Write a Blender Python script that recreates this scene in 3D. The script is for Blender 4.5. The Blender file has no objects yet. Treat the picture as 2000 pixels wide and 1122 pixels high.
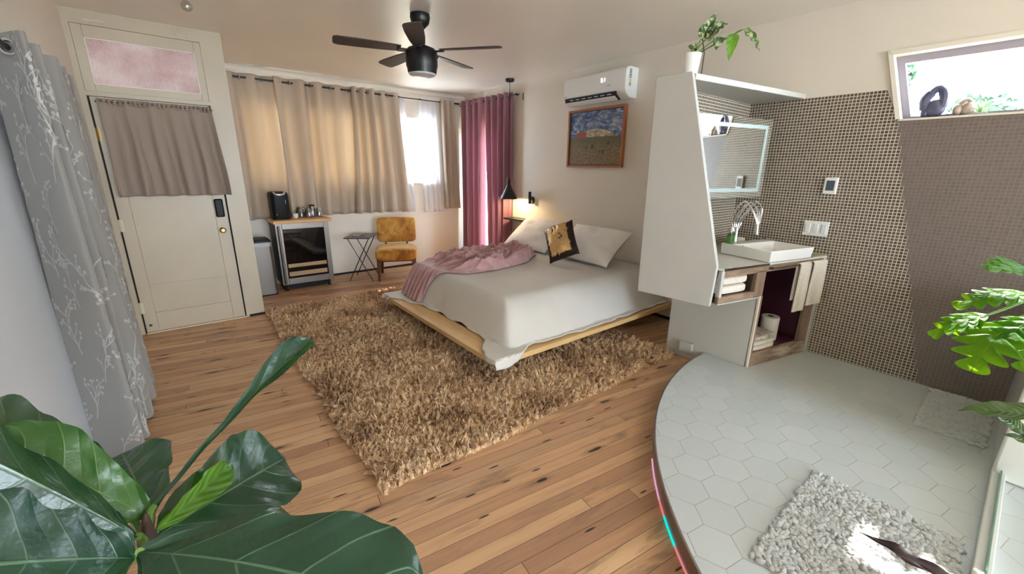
import bpy, math, random
from math import sin, cos, pi, radians, hypot, sqrt
from mathutils import Vector, Matrix, noise
random.seed(7)
SC = bpy.context.scene
COL = SC.collection
V = Vector

# ------------------------------------------------------------------ mesh builder
class MB:
    def __init__(self):
        self.v = []; self.f = []; self.m = []; self.uv = {}; self.mi = 0; self.X = None
    def add(self, p):
        p = V(p)
        if self.X is not None: p = self.X @ p
        self.v.append(p); return len(self.v) - 1
    def face(self, idx, uv=None):
        if uv: self.uv[len(self.f)] = uv
        self.f.append(tuple(idx)); self.m.append(self.mi)
    def poly(self, pts):
        self.face([self.add(p) for p in pts]); return self
    def hexa(self, b, t):
        i = [self.add(p) for p in list(b) + list(t)]
        for q in ((3, 2, 1, 0), (4, 5, 6, 7), (0, 1, 5, 4), (1, 2, 6, 5), (2, 3, 7, 6), (3, 0, 4, 7)):
            self.face([i[k] for k in q])
        return self
    def box(self, x0, x1, y0, y1, z0, z1):
        return self.hexa([(x0, y0, z0), (x1, y0, z0), (x1, y1, z0), (x0, y1, z0)],
                         [(x0, y0, z1), (x1, y0, z1), (x1, y1, z1), (x0, y1, z1)])
    def obox(self, c, ex, ey, ez):
        c, ex, ey, ez = V(c), V(ex), V(ey), V(ez)
        b = [c - ex - ey - ez, c + ex - ey - ez, c + ex + ey - ez, c - ex + ey - ez]
        return self.hexa(b, [p + 2 * ez for p in b])
    def prism(self, pts, off):
        off = V(off); n = len(pts)
        a = [self.add(p) for p in pts]; b = [self.add(V(p) + off) for p in pts]
        self.face(a[::-1]); self.face(b)
        for i in range(n):
            j = (i + 1) % n; self.face((a[i], a[j], b[j], b[i]))
        return self
    def grid(self, fn, nu, nv, cu=False, cv=False, uvs=True):
        U = nu if cu else nu + 1; W = nv if cv else nv + 1
        idx = [[self.add(fn(i / nu, j / nv)) for j in range(W)] for i in range(U)]
        for i in range(nu):
            for j in range(nv):
                i2 = (i + 1) % U; j2 = (j + 1) % W
                q = (idx[i][j], idx[i2][j], idx[i2][j2], idx[i][j2])
                self.face(q, [(i / nu, j / nv), ((i + 1) / nu, j / nv), ((i + 1) / nu, (j + 1) / nv), (i / nu, (j + 1) / nv)] if uvs else None)
        return self
    def tube(self, pts, r, seg=8, cap=True, closed=False):
        pts = [V(p) for p in pts]; n = len(pts); rs = r if isinstance(r, (list, tuple)) else [r] * n
        rings = []; ref = None
        for i, p in enumerate(pts):
            if closed: t = pts[(i + 1) % n] - pts[i - 1]
            else: t = pts[min(i + 1, n - 1)] - pts[max(i - 1, 0)]
            t = t.normalized() if t.length > 1e-9 else V((0, 0, 1))
            if ref is None: ref = V((0, 0, 1)) if abs(t.z) < .9 else V((1, 0, 0))
            a = ref - t * ref.dot(t)
            if a.length < 1e-6: a = t.orthogonal()
            a.normalize(); b = t.cross(a); ref = a
            rings.append([self.add(p + rs[i] * (a * cos(2 * pi * k / seg) + b * sin(2 * pi * k / seg))) for k in range(seg)])
        for i in range(n if closed else n - 1):
            A, B = rings[i], rings[(i + 1) % n]
            for k in range(seg):
                self.face((A[k], A[(k + 1) % seg], B[(k + 1) % seg], B[k]))
        if cap and not closed:
            self.face(rings[0][::-1]); self.face(rings[-1])
        return self
    def lathe(self, prof, c=(0, 0, 0), seg=24, axis=None):
        c = V(c); R = Matrix.Identity(3) if axis is None else V((0, 0, 1)).rotation_difference(V(axis)).to_matrix()
        rings = []
        for r, z in prof:
            if r < 1e-5: rings.append([self.add(c + R @ V((0, 0, z)))])
            else: rings.append([self.add(c + R @ V((r * cos(2 * pi * k / seg), r * sin(2 * pi * k / seg), z))) for k in range(seg)])
        for A, B in zip(rings, rings[1:]):
            for k in range(seg):
                k2 = (k + 1) % seg
                if len(A) == 1 and len(B) == 1: continue
                if len(A) == 1: self.face((A[0], B[k2], B[k]))
                elif len(B) == 1: self.face((A[k], A[k2], B[0]))
                else: self.face((A[k], A[k2], B[k2], B[k]))
        return self
    def ball(self, c, rx, ry=None, rz=None, nu=20, nv=12, e=1.0, axes=None, fn=None):
        ry = ry or rx; rz = rz or rx; c = V(c); ax = axes or (V((1, 0, 0)), V((0, 1, 0)), V((0, 0, 1)))
        def sg(t, p): return math.copysign(abs(t) ** p, t)
        def f(u, v):
            th = 2 * pi * u; ph = pi * (v - .5)
            q = (rx * sg(cos(th), e) * sg(cos(ph), e), ry * sg(sin(th), e) * sg(cos(ph), e), rz * sg(sin(ph), e))
            if fn: q = fn(q)
            return c + ax[0] * q[0] + ax[1] * q[1] + ax[2] * q[2]
        return self.grid(f, nu, nv, cu=True)

WORLD = {}
def link(name, mb, mats, parent=None, bevel=0, solid=0, sub=0, flat=False, angle=35, seg=2):
    me = bpy.data.meshes.new(name)
    org = WORLD[parent.name] if parent is not None else None
    if org is None:
        xs = [p.x for p in mb.v]; ys = [p.y for p in mb.v]; zs = [p.z for p in mb.v]
        org = V(((min(xs) + max(xs)) / 2, (min(ys) + max(ys)) / 2, min(zs)))
    me.from_pydata([tuple(p - org) for p in mb.v], [], mb.f)
    if not isinstance(mats, (list, tuple)): mats = [mats]
    for m in mats: me.materials.append(m)
    if len(mats) > 1: me.polygons.foreach_set('material_index', mb.m)
    if mb.uv:
        ul = me.uv_layers.new(name='UVMap')
        for p in me.polygons:
            q = mb.uv.get(p.index)
            if q:
                for k, li in enumerate(p.loop_indices): ul.data[li].uv = q[k % len(q)]
    me.update()
    if not flat:
        me.polygons.foreach_set('use_smooth', [True] * len(me.polygons))
        me.set_sharp_from_angle(angle=radians(angle))
    o = bpy.data.objects.new(name, me); COL.objects.link(o)
    if parent is not None: o.parent = parent
    else: o.location = org
    WORLD[o.name] = org
    if solid:
        d = o.modifiers.new('solid', 'SOLIDIFY'); d.thickness = solid; d.offset = 0
    if bevel:
        b = o.modifiers.new('bevel', 'BEVEL'); b.width = bevel; b.segments = seg; b.limit_method = 'ANGLE'; b.angle_limit = radians(40); b.harden_normals = False
    if sub:
        s = o.modifiers.new('sub', 'SUBSURF'); s.levels = sub; s.render_levels = sub
    return o
def thing(name, label, cat, loc, group=None):
    o = bpy.data.objects.new(name, None); COL.objects.link(o); o.location = loc; o.empty_display_size = .05
    o['label'] = label; o['category'] = cat
    if group: o['group'] = group
    WORLD[o.name] = V(loc); return o
def one(name, label, cat, mb, mats, group=None, **k):
    o = link(name, mb, mats, None, **k); o['label'] = label; o['category'] = cat
    if group: o['group'] = group
    return o
def part(name, mb, mats, parent, label=None, **k):
    o = link(name, mb, mats, parent, **k)
    if label: o['label'] = label
    return o
def struct(name, mb, mats, parent=None, label=None, **k):
    o = link(name, mb, mats, parent, **k)
    if parent is None: o['kind'] = 'structure'
    if label: o['label'] = label
    return o
def spline(pts, n=12, closed=False):
    pts = [V(p) for p in pts]; out = []; m = len(pts)
    for i in range(m if closed else m - 1):
        g = lambda k: pts[k % m] if closed else pts[max(0, min(m - 1, k))]
        p0, p1, p2, p3 = g(i - 1), g(i), g(i + 1), g(i + 2)
        for s in range(n):
            t = s / n
            out.append(.5 * ((2 * p1) + (p2 - p0) * t + (2 * p0 - 5 * p1 + 4 * p2 - p3) * t * t + (3 * p1 - p0 - 3 * p2 + p3) * t ** 3))
    if not closed: out.append(pts[-1])
    return out
def lerp(a, b, t): return a + (b - a) * t
def table(t, tab):
    for (a, x), (b, y) in zip(tab, tab[1:]):
        if t <= b:
            k = (t - a) / (b - a) if b > a else 0; k = k * k * (3 - 2 * k) * .5 + k * .5
            return x + (y - x) * k
    return tab[-1][1]

# ------------------------------------------------------------------ materials
def lin(c): return tuple((x / 255 / 12.92 if x / 255 <= .04045 else ((x / 255 + .055) / 1.055) ** 2.4) for x in c) + (1,)
class NT:
    def __init__(self, name):
        self.mat = bpy.data.materials.new(name); self.mat.use_nodes = True
        self.t = self.mat.node_tree; self.t.nodes.clear(); self.out = self.t.nodes.new('ShaderNodeOutputMaterial')
    def n(self, typ, ins=None, **props):
        o = self.t.nodes.new('ShaderNode' + typ)
        for k, v in props.items(): setattr(o, k, v)
        for k, v in (ins or {}).items():
            s = o.inputs[k]
            if isinstance(v, bpy.types.NodeSocket): self.t.links.new(v, s)
            else: s.default_value = v
        return o
    def math(self, op, a, b=0.0, c=0.0):
        return self.n('Math', {0: a, 1: b, 2: c}, operation=op).outputs[0]
    def mix(self, f, a, b, blend='MIX'):
        return self.n('Mix', {0: f, 6: a, 7: b}, data_type='RGBA', blend_type=blend).outputs[2]
    def ramp(self, f, stops, interp='LINEAR'):
        r = self.n('ValToRGB', {0: f}); r.color_ramp.interpolation = interp; e = r.color_ramp.elements
        while len(e) < len(stops): e.new(.5)
        for el, (p, c) in zip(e, stops): el.position = p; el.color = c
        return r.outputs[0]
    def noise(self, vec, scale=5, detail=3, rough=.5, dist=0.0):
        return self.n('TexNoise', {'Vector': vec, 'Scale': scale, 'Detail': detail, 'Roughness': rough, 'Distortion': dist}).outputs[0]
    def pos(self): return self.n('NewGeometry').outputs['Position']
    def obj(self): return self.n('TexCoord').outputs['Object']
    def xyz(self, v):
        s = self.n('SeparateXYZ', {0: v}); return s.outputs[0], s.outputs[1], s.outputs[2]
    def vec(self, x, y=0.0, z=0.0): return self.n('CombineXYZ', {0: x, 1: y, 2: z}).outputs[0]
    def bump(self, h, s=.3, d=.01): return self.n('Bump', {'Height': h, 'Strength': s, 'Distance': d}).outputs[0]
    def pbr(self, col, rough=.5, **k):
        b = self.n('BsdfPrincipled', {'Base Color': col, 'Roughness': rough}); 
        for key, v in k.items():
            s = b.inputs[key.replace('_', ' ')]
            if isinstance(v, bpy.types.NodeSocket): self.t.links.new(v, s)
            else: s.default_value = v
        return b.outputs[0]
    def end(self, sh):
        self.t.links.new(sh, self.out.inputs[0]); return self.mat

def M(name, c, rough=.5, c2=None, vs=6, bump=0, bs=40, bd=.004, detail=3, trans=0, tcol=None, **k):
    t = NT(name); p = t.obj()
    col = lin(c)
    if c2: col = t.mix(t.ramp(t.noise(p, vs, detail), [(.35, (0, 0, 0, 1)), (.65, (1, 1, 1, 1))]), lin(c), lin(c2))
    if bump: k['Normal'] = t.bump(t.noise(p, bs, 3), bump, bd)
    sh = t.pbr(col, rough, **k)
    if trans:
        tr = t.n('BsdfTranslucent', {0: lin(tcol or c)}).outputs[0]
        sh = t.n('MixShader', {0: trans, 1: sh, 2: tr}).outputs[0]
    return t.end(sh)

paint = M('cream_wall_paint', (226, 218, 206), .55, (221, 213, 201), 1.5, .12, 30)
ceilm = M('ceiling_paint', (240, 234, 224), .38, (235, 229, 218), .8, .15, 14)
doorm = M('door_gloss_paint', (192, 180, 158), .38, (185, 173, 151), 3, .06, 60)
trimw = M('white_trim_paint', (232, 226, 212), .4)
whitem = M('white_satin_paint', (190, 189, 183), .45, (186, 185, 179), 2, .05, 50)
whitedoor = M('white_gloss_door', (214, 218, 224), .3)
plastic = M('white_plastic', (235, 235, 232), .35)
greyp = M('grey_plastic', (176, 180, 182), .4)
blackm = M('black_metal', (14, 14, 15), .38)
blackp = M('black_plastic', (9, 9, 11), .5, Specular_IOR_Level=.25)
darkslot = M('dark_slot', (22, 21, 22), .7)
steel = M('brushed_steel', (118, 112, 106), .36, Metallic=1.0)
chrome = M('chrome', (225, 225, 228), .07, Metallic=1.0)
brass = M('aged_brass', (150, 122, 78), .35, Metallic=1.0)
ivory = M('ivory_paint', (214, 206, 184), .45)
ceramic = M('white_ceramic', (240, 241, 240), .08, Coat_Weight=.3)
terry = M('white_terry_cloth', (226, 220, 208), .95, (214, 206, 192), 60, .6, 260, .004, Sheen_Weight=.3)
bedw = M('white_cotton', (211, 207, 200), .9, (205, 201, 194), 3, .25, 220, .002, Sheen_Weight=.15)
pillw = M('pillow_cotton', (234, 229, 224), .85, None, 6, .2, 18, .006)
throwm = M('dusty_pink_throw', (190, 150, 150), .9, (172, 130, 132), 14, .35, 300, .003, Sheen_Weight=.5)
pine = None
plum = M('plum_paint', (70, 26, 48), .5)
redp = M('clay_lacquer', (160, 70, 55), .4)
soil = M('potting_soil', (52, 40, 30), .95, (34, 26, 20), 40, .6, 80)
potw = M('white_pot', (235, 235, 230), .35)
potg = M('grey_pot', (120, 118, 112), .5)
stemd = M('dark_stem', (62, 44, 34), .7)
stemg = M('green_stem', (92, 128, 52), .5)
rubber = M('rubber', (18, 18, 18), .8)
paper = M('printed_paper', (206, 196, 178), .6, (96, 70, 58), 26)
stone = M('rough_stone', (120, 112, 104), .85, (70, 64, 60), 30, .7, 40, .01)
bluestone = M('blue_grey_glazed_clay', (96, 96, 120), .35, (70, 76, 104), 14, .3, 22, .01)
paleclay = M('pale_glazed_clay', (196, 180, 160), .4, (150, 130, 130), 14, .3, 22, .01)

def wood(name, ca, cb, axis='x', rough=.45, dark=None, knots=0):
    t = NT(name); x, y, z = t.xyz(t.obj())
    s = {'x': (2, 26, 26), 'y': (26, 2, 26), 'z': (26, 26, 2)}[axis]
    v = t.vec(t.math('MULTIPLY', x, s[0]), t.math('MULTIPLY', y, s[1]), t.math('MULTIPLY', z, s[2]))
    g = t.noise(v, 1.0, 5, .6, .6)
    col = t.ramp(g, [(.3, lin(ca)), (.7, lin(cb))])
    if dark:
        d = t.ramp(t.noise(v, .35, 4, .6), [(.55, (0, 0, 0, 1)), (.72, (1, 1, 1, 1))]); col = t.mix(d, col, lin(dark))
    return t.end(t.pbr(col, rough, Normal=t.bump(g, .15, .003)))
pine = wood('pine_board_x', (206, 166, 112), (222, 186, 132), 'x')
pineY = wood('pine_board_y', (206, 166, 112), (222, 186, 132), 'y')
slatm = wood('slat_wood', (120, 86, 56), (140, 102, 68), 'y')
butcher = wood('butcher_block', (206, 156, 98), (222, 178, 120), 'x')
barnwood = wood('weathered_wood', (120, 96, 78), (158, 134, 112), 'x', .8, (196, 186, 170))
barnwoodZ = wood('weathered_wood_upright', (112, 88, 72), (150, 126, 106), 'z', .8, (192, 182, 168))
legwood = wood('walnut_leg', (92, 58, 40), (116, 76, 52), 'z')
framew = wood('frame_wood', (150, 88, 52), (176, 108, 66), 'y')
fridgewood = wood('shelf_front_wood', (150, 120, 86), (170, 138, 100), 'x')

def floor_wood():
    t = NT('reclaimed_floor_boards'); x, y, z = t.xyz(t.pos()); a = radians(-8)
    u = t.math('ADD', t.math('MULTIPLY', x, cos(a)), t.math('MULTIPLY', y, sin(a)))
    v = t.math('ADD', t.math('MULTIPLY', x, -sin(a)), t.math('MULTIPLY', y, cos(a)))
    vw = t.math('DIVIDE', v, .071); row = t.math('FLOOR', vw); fv = t.math('FRACT', vw)
    r1 = t.n('TexWhiteNoise', {'W': row}, noise_dimensions='1D').outputs[0]
    u2 = t.math('DIVIDE', t.math('ADD', u, t.math('MULTIPLY', r1, 9.0)), 2.5); colr = t.math('FLOOR', u2); fu = t.math('FRACT', u2)
    idn = t.n('TexWhiteNoise', {'Vector': t.vec(row, colr, 0.0)}, noise_dimensions='2D'); rid = idn.outputs[0]
    base = t.ramp(rid, [(0, lin((186, 144, 110))), (.2, lin((212, 170, 130))), (.42, lin((194, 152, 114))), (.6, lin((166, 126, 98))), (.8, lin((220, 182, 140))), (1, lin((200, 158, 118)))])
    gv = t.vec(t.math('MULTIPLY', u, 1.6), t.math('MULTIPLY', v, 42.0), t.math('MULTIPLY', rid, 40.0))
    g = t.noise(gv, 1.0, 5, .55, .7)
    col = t.mix(t.ramp(g, [(.28, (0, 0, 0, 1)), (.55, (1, 1, 1, 1))]), t.mix(.26, base, lin((112, 74, 48))), base)
    # broad weathered streaks
    wv = t.vec(t.math('MULTIPLY', u, 1.5), t.math('MULTIPLY', v, 8.0), t.math('MULTIPLY', rid, 13.0))
    w = t.ramp(t.noise(wv, 1.4, 5, .62, .5), [(.55, (0, 0, 0, 1)), (.74, (1, 1, 1, 1))])
    col = t.mix(t.math('MULTIPLY', w, .75), col, lin((110, 84, 70)))
    # elongated knots and gouges
    def knots(su, sv, keep, size, off):
        kv = t.n('TexVoronoi', {'Vector': t.vec(t.math('ADD', t.math('MULTIPLY', u, su), t.math('ADD', off, t.math('MULTIPLY', t.noise(t.vec(u, v), 9.0, 2), .35))), t.math('MULTIPLY', v, sv)), 'Scale': 1.0, 'Randomness': .9}, voronoi_dimensions='2D')
        pick = t.math('GREATER_THAN', t.n('SeparateColor', {0: kv.outputs[1]}).outputs[0], keep)
        return pick, kv.outputs[0]
    p1, d1 = knots(2.6, 12.0, .86, .1, 0.0); p2, d2 = knots(5.5, 30.0, .92, .1, 7.0)
    k = t.math('MAXIMUM', t.math('MULTIPLY', p1, t.ramp(d1, [(.09, (1, 1, 1, 1)), (.13, (0, 0, 0, 1))])), t.math('MULTIPLY', p2, t.ramp(d2, [(.12, (1, 1, 1, 1)), (.18, (0, 0, 0, 1))])))
    kk = t.math('MULTIPLY', p1, t.ramp(d1, [(.1, (1, 1, 1, 1)), (.34, (0, 0, 0, 1))]))
    col = t.mix(t.math('MULTIPLY', kk, .55), col, lin((104, 66, 46))); col = t.mix(t.math('MULTIPLY', k, .92), col, lin((40, 30, 28)))
    # pale paint flecks
    pf = t.ramp(t.noise(t.vec(t.math('MULTIPLY', u, 5.0), t.math('MULTIPLY', v, 20.0), 3.0), 1.0, 3, .6), [(.765, (0, 0, 0, 1)), (.78, (1, 1, 1, 1))])
    col = t.mix(pf, col, lin((206, 196, 176)))
    ed = t.math('MINIMUM', fv, t.math('SUBTRACT', 1.0, fv)); eu = t.math('MULTIPLY', t.math('MINIMUM', fu, t.math('SUBTRACT', 1.0, fu)), 26.0)
    gap = t.ramp(t.math('MINIMUM', ed, eu), [(.0, (1, 1, 1, 1)), (.032, (0, 0, 0, 1))])
    col = t.mix(t.math('MULTIPLY', gap, .85), col, lin((58, 36, 24)))
    h = t.math('SUBTRACT', t.math('MULTIPLY', g, .25), t.math('ADD', gap, k))
    return t.end(t.pbr(col, t.ramp(g, [(.2, (.5, .5, .5, 1)), (.8, (.36, .36, .36, 1))]), Normal=t.bump(h, .35, .003)))
floorm = floor_wood()

def hex_tile():
    t = NT('grey_hexagon_tile'); x, y, z = t.xyz(t.pos()); a = radians(-11); s = .1725
    dx = t.math('SUBTRACT', x, 1.907); dy = t.math('SUBTRACT', y, .657)
    px = t.math('ADD', t.math('MULTIPLY', dx, cos(a) / s), t.math('MULTIPLY', dy, sin(a) / s))
    py = t.math('ADD', t.math('MULTIPLY', dx, -sin(a) / s), t.math('MULTIPLY', dy, cos(a) / s))
    # edges run along the board direction: swap the axes
    X, Y = py, px; ry = 1.7320508
    def cell(ox, oy):
        xx = t.math('SUBTRACT', t.math('FLOORED_MODULO', t.math('SUBTRACT', X, ox), 1.0), .5)
        yy = t.math('SUBTRACT', t.math('FLOORED_MODULO', t.math('SUBTRACT', Y, oy), ry), ry / 2)
        return xx, yy, t.math('ADD', t.math('MULTIPLY', xx, xx), t.math('MULTIPLY', yy, yy))
    ax, ay, ad = cell(0, 0); bx, by, bd = cell(.5, ry / 2)
    c = t.math('LESS_THAN', ad, bd)
    gx = t.n('Mix', {0: c, 2: bx, 3: ax}).outputs[0]; gy = t.n('Mix', {0: c, 2: by, 3: ay}).outputs[0]
    gxa = t.math('ABSOLUTE', gx); gya = t.math('ABSOLUTE', gy)
    d = t.math('MAXIMUM', gxa, t.math('ADD', t.math('MULTIPLY', gxa, .5), t.math('MULTIPLY', gya, .8660254)))
    gr = t.ramp(d, [(.487, (0, 0, 0, 1)), (.494, (1, 1, 1, 1))])
    idv = t.vec(t.math('ROUND', t.math('MULTIPLY', t.math('SUBTRACT', X, gx), 2.0)), t.math('ROUND', t.math('DIVIDE', t.math('SUBTRACT', Y, gy), ry / 2)), 0.0)
    rid = t.n('TexWhiteNoise', {'Vector': idv}, noise_dimensions='2D').outputs[0]
    tile = t.mix(rid, lin((190, 198, 200)), lin((198, 205, 206)))
    tile = t.mix(t.math('MULTIPLY', t.noise(t.pos(), 3, 5, .6), .5), tile, lin((182, 190, 190)))
    col = t.mix(gr, tile, lin((156, 156, 148)))
    return t.end(t.pbr(col, t.ramp(gr, [(0, (.24, .24, .24, 1)), (1, (.7, .7, .7, 1))]), Normal=t.bump(t.math('SUBTRACT', 1.0, gr), .3, .002)))
hexm = hex_tile()

def mosaic(name, axis, two=False):
    t = NT(name); x, y, z = t.xyz(t.pos()); p = .0216
    h = t.math('DIVIDE', y if axis == 'y' else x, p); v = t.math('DIVIDE', z, p)
    fh = t.math('FRACT', t.math('ADD', h, 100.0)); fv = t.math('FRACT', v); ih = t.math('FLOOR', h); iv = t.math('FLOOR', v)
    e = t.math('MINIMUM', t.math('MINIMUM', fh, t.math('SUBTRACT', 1.0, fh)), t.math('MINIMUM', fv, t.math('SUBTRACT', 1.0, fv)))
    gr = t.ramp(e, [(.095, (1, 1, 1, 1)), (.115, (0, 0, 0, 1))])
    rid = t.n('TexWhiteNoise', {'Vector': t.vec(ih, iv, 0.0)}, noise_dimensions='2D').outputs[0]
    tile = t.mix(rid, lin((74, 62, 54)), lin((104, 90, 78))); grout = lin((208, 198, 180)); ro = .22
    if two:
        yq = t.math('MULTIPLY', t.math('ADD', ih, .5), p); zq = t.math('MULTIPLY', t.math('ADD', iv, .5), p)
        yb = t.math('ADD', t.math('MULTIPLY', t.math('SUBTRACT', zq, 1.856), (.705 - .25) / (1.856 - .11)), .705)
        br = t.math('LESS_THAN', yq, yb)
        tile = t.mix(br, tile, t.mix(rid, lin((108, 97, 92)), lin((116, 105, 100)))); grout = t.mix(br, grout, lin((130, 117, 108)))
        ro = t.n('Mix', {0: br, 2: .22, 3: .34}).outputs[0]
    col = t.mix(gr, tile, grout)
    return t.end(t.pbr(col, t.math('MAXIMUM', t.math('MULTIPLY', gr, .6), ro), Normal=t.bump(t.math('SUBTRACT', 1.0, gr), .35, .0015)))
mosR = mosaic('mosaic_two_grouts', 'y', True)
mosB = mosaic('mosaic_light_grout', 'x')

def rug_mat():
    t = NT('shag_rug_fibre'); p = t.pos()
    n1 = t.noise(p, 2.8, 4, .6); n2 = t.noise(p, 34, 4, .7)
    c = t.ramp(n1, [(.36, lin((160, 114, 72))), (.5, lin((226, 186, 140))), (.64, lin((250, 220, 178)))])
    c = t.mix(t.ramp(n2, [(.42, (0, 0, 0, 1)), (.58, (1, 1, 1, 1))]), t.mix(.45, c, lin((104, 68, 42))), t.mix(.4, c, lin((250, 226, 190))))
    return t.end(t.pbr(c, .75, Sheen_Weight=.2))
rugm = rug_mat()
def tuft_mat():
    t = NT('white_bathmat_pile'); p = t.pos()
    return t.end(t.pbr(t.mix(t.noise(p, 16, 3), lin((228, 232, 233)), lin((216, 220, 220))), .95, Normal=t.bump(t.noise(p, 320, 4, .7), 1.0, .006)))
tuftm = tuft_mat()

def cloth(name, c, c2, trans, tcol, vs=300, rough=.85):
    t = NT(name); p = t.obj()
    n = t.noise(p, vs, 2)
    sh = t.pbr(t.mix(n, lin(c), lin(c2)), rough, Sheen_Weight=.25, Normal=t.bump(n, .12, .001))
    tr = t.n('BsdfTranslucent', {0: lin(tcol)}).outputs[0]
    return t.end(t.n('MixShader', {0: trans, 1: sh, 2: tr}).outputs[0])
taupe = cloth('taupe_curtain_cloth', (202, 186, 168), (194, 178, 160), .16, (226, 202, 164))
taupe2 = cloth('taupe_door_curtain_cloth', (166, 150, 138), (156, 140, 128), .08, (200, 160, 130))
mauve = cloth('mauve_velvet_curtain', (160, 112, 126), (146, 98, 112), .10, (226, 176, 196))
greyc = cloth('grey_curtain_cloth', (150, 148, 144), (142, 140, 136), .08, (190, 186, 180))
greypat = M('branch_print', (188, 186, 182), .85)
def sheer_mat():
    t = NT('white_sheer_voile')
    tr = t.n('BsdfTransparent', {0: (1, 1, 1, 1)}).outputs[0]
    d = t.n('BsdfDiffuse', {0: lin((245, 245, 248))}).outputs[0]; l = t.n('BsdfTranslucent', {0: lin((245, 245, 250))}).outputs[0]
    s = t.n('MixShader', {0: .5, 1: d, 2: l}).outputs[0]
    return t.end(t.n('MixShader', {0: .55, 1: tr, 2: s}).outputs[0])
sheer = sheer_mat()
def glass_mat(name, refl=.06, tint=(255, 255, 255)):
    t = NT(name)
    tr = t.n('BsdfTransparent', {0: lin(tint)}).outputs[0]; g = t.n('BsdfGlossy', {0: (1, 1, 1, 1), 'Roughness': .02}).outputs[0]
    return t.end(t.n('MixShader', {0: refl, 1: tr, 2: g}).outputs[0])
pane = glass_mat('window_pane'); jarglass = glass_mat('jar_glass', .16, (226, 230, 228)); greenglass = glass_mat('green_glass', .15, (70, 150, 70))
def frosted():
    t = NT('pink_textured_glass'); p = t.obj()
    n = t.n('TexVoronoi', {'Vector': p, 'Scale': 90.0}).outputs[0]
    nm = t.bump(n, .8, .004); x, y, z = t.xyz(p)
    c = t.mix(t.ramp(t.noise(p, 3.5, 4), [(.38, (0, 0, 0, 1)), (.62, (1, 1, 1, 1))]), lin((222, 204, 202)), lin((196, 164, 162)))
    g = t.n('BsdfTranslucent', {0: c, 'Normal': nm}).outputs[0]; d = t.pbr(c, .25, Normal=nm)
    return t.end(t.n('MixShader', {0: .09, 1: d, 2: g}).outputs[0])
frost = frosted()
darkglass = M('dark_glass', (14, 13, 14), .04, Coat_Weight=.2)
screen = M('thermostat_screen', (74, 80, 92), .2)
mirrorm = M('mirror_silver', (236, 240, 238), .015, Metallic=1.0)
mirrorfrost = M('mirror_frosted_band', (186, 202, 200), .5, Metallic=.3)
def mustard():
    t = NT('mustard_velvet'); p = t.obj(); n = t.noise(p, 7, 4, .6, .8)
    c = t.ramp(n, [(.32, lin((130, 80, 26))), (.5, lin((178, 122, 44))), (.68, lin((206, 160, 74)))])
    return t.end(t.pbr(c, .7, Sheen_Weight=.8, Sheen_Roughness=.4, Sheen_Tint=lin((240, 220, 160)), Normal=t.bump(n, .2, .01)))
mustardm = mustard()
def sequin():
    t = NT('sequin_panel'); p = t.obj(); v = t.n('TexVoronoi', {'Vector': p, 'Scale': 150.0})
    r = t.n('SeparateColor', {0: v.outputs[1]}).outputs[0]; a = t.noise(p, 9, 4, .7)
    dark = t.ramp(a, [(.6, (0, 0, 0, 1)), (.64, (1, 1, 1, 1))])
    c = t.mix(dark, t.mix(r, lin((206, 160, 104)), lin((236, 204, 150))), lin((30, 20, 18)))
    nm = t.n('Mix', {0: .35, 4: t.n('NewGeometry').outputs['Normal'], 5: v.outputs[1]}, data_type='VECTOR').outputs[1]
    return t.end(t.pbr(c, .35, Metallic=.75, Normal=t.bump(v.outputs[0], .5, .004)))
sequinm = sequin(); sequind = M('dark_sequin', (26, 18, 18), .4, (70, 52, 46), 120, .6, 160, .004, Metallic=.4)
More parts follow.
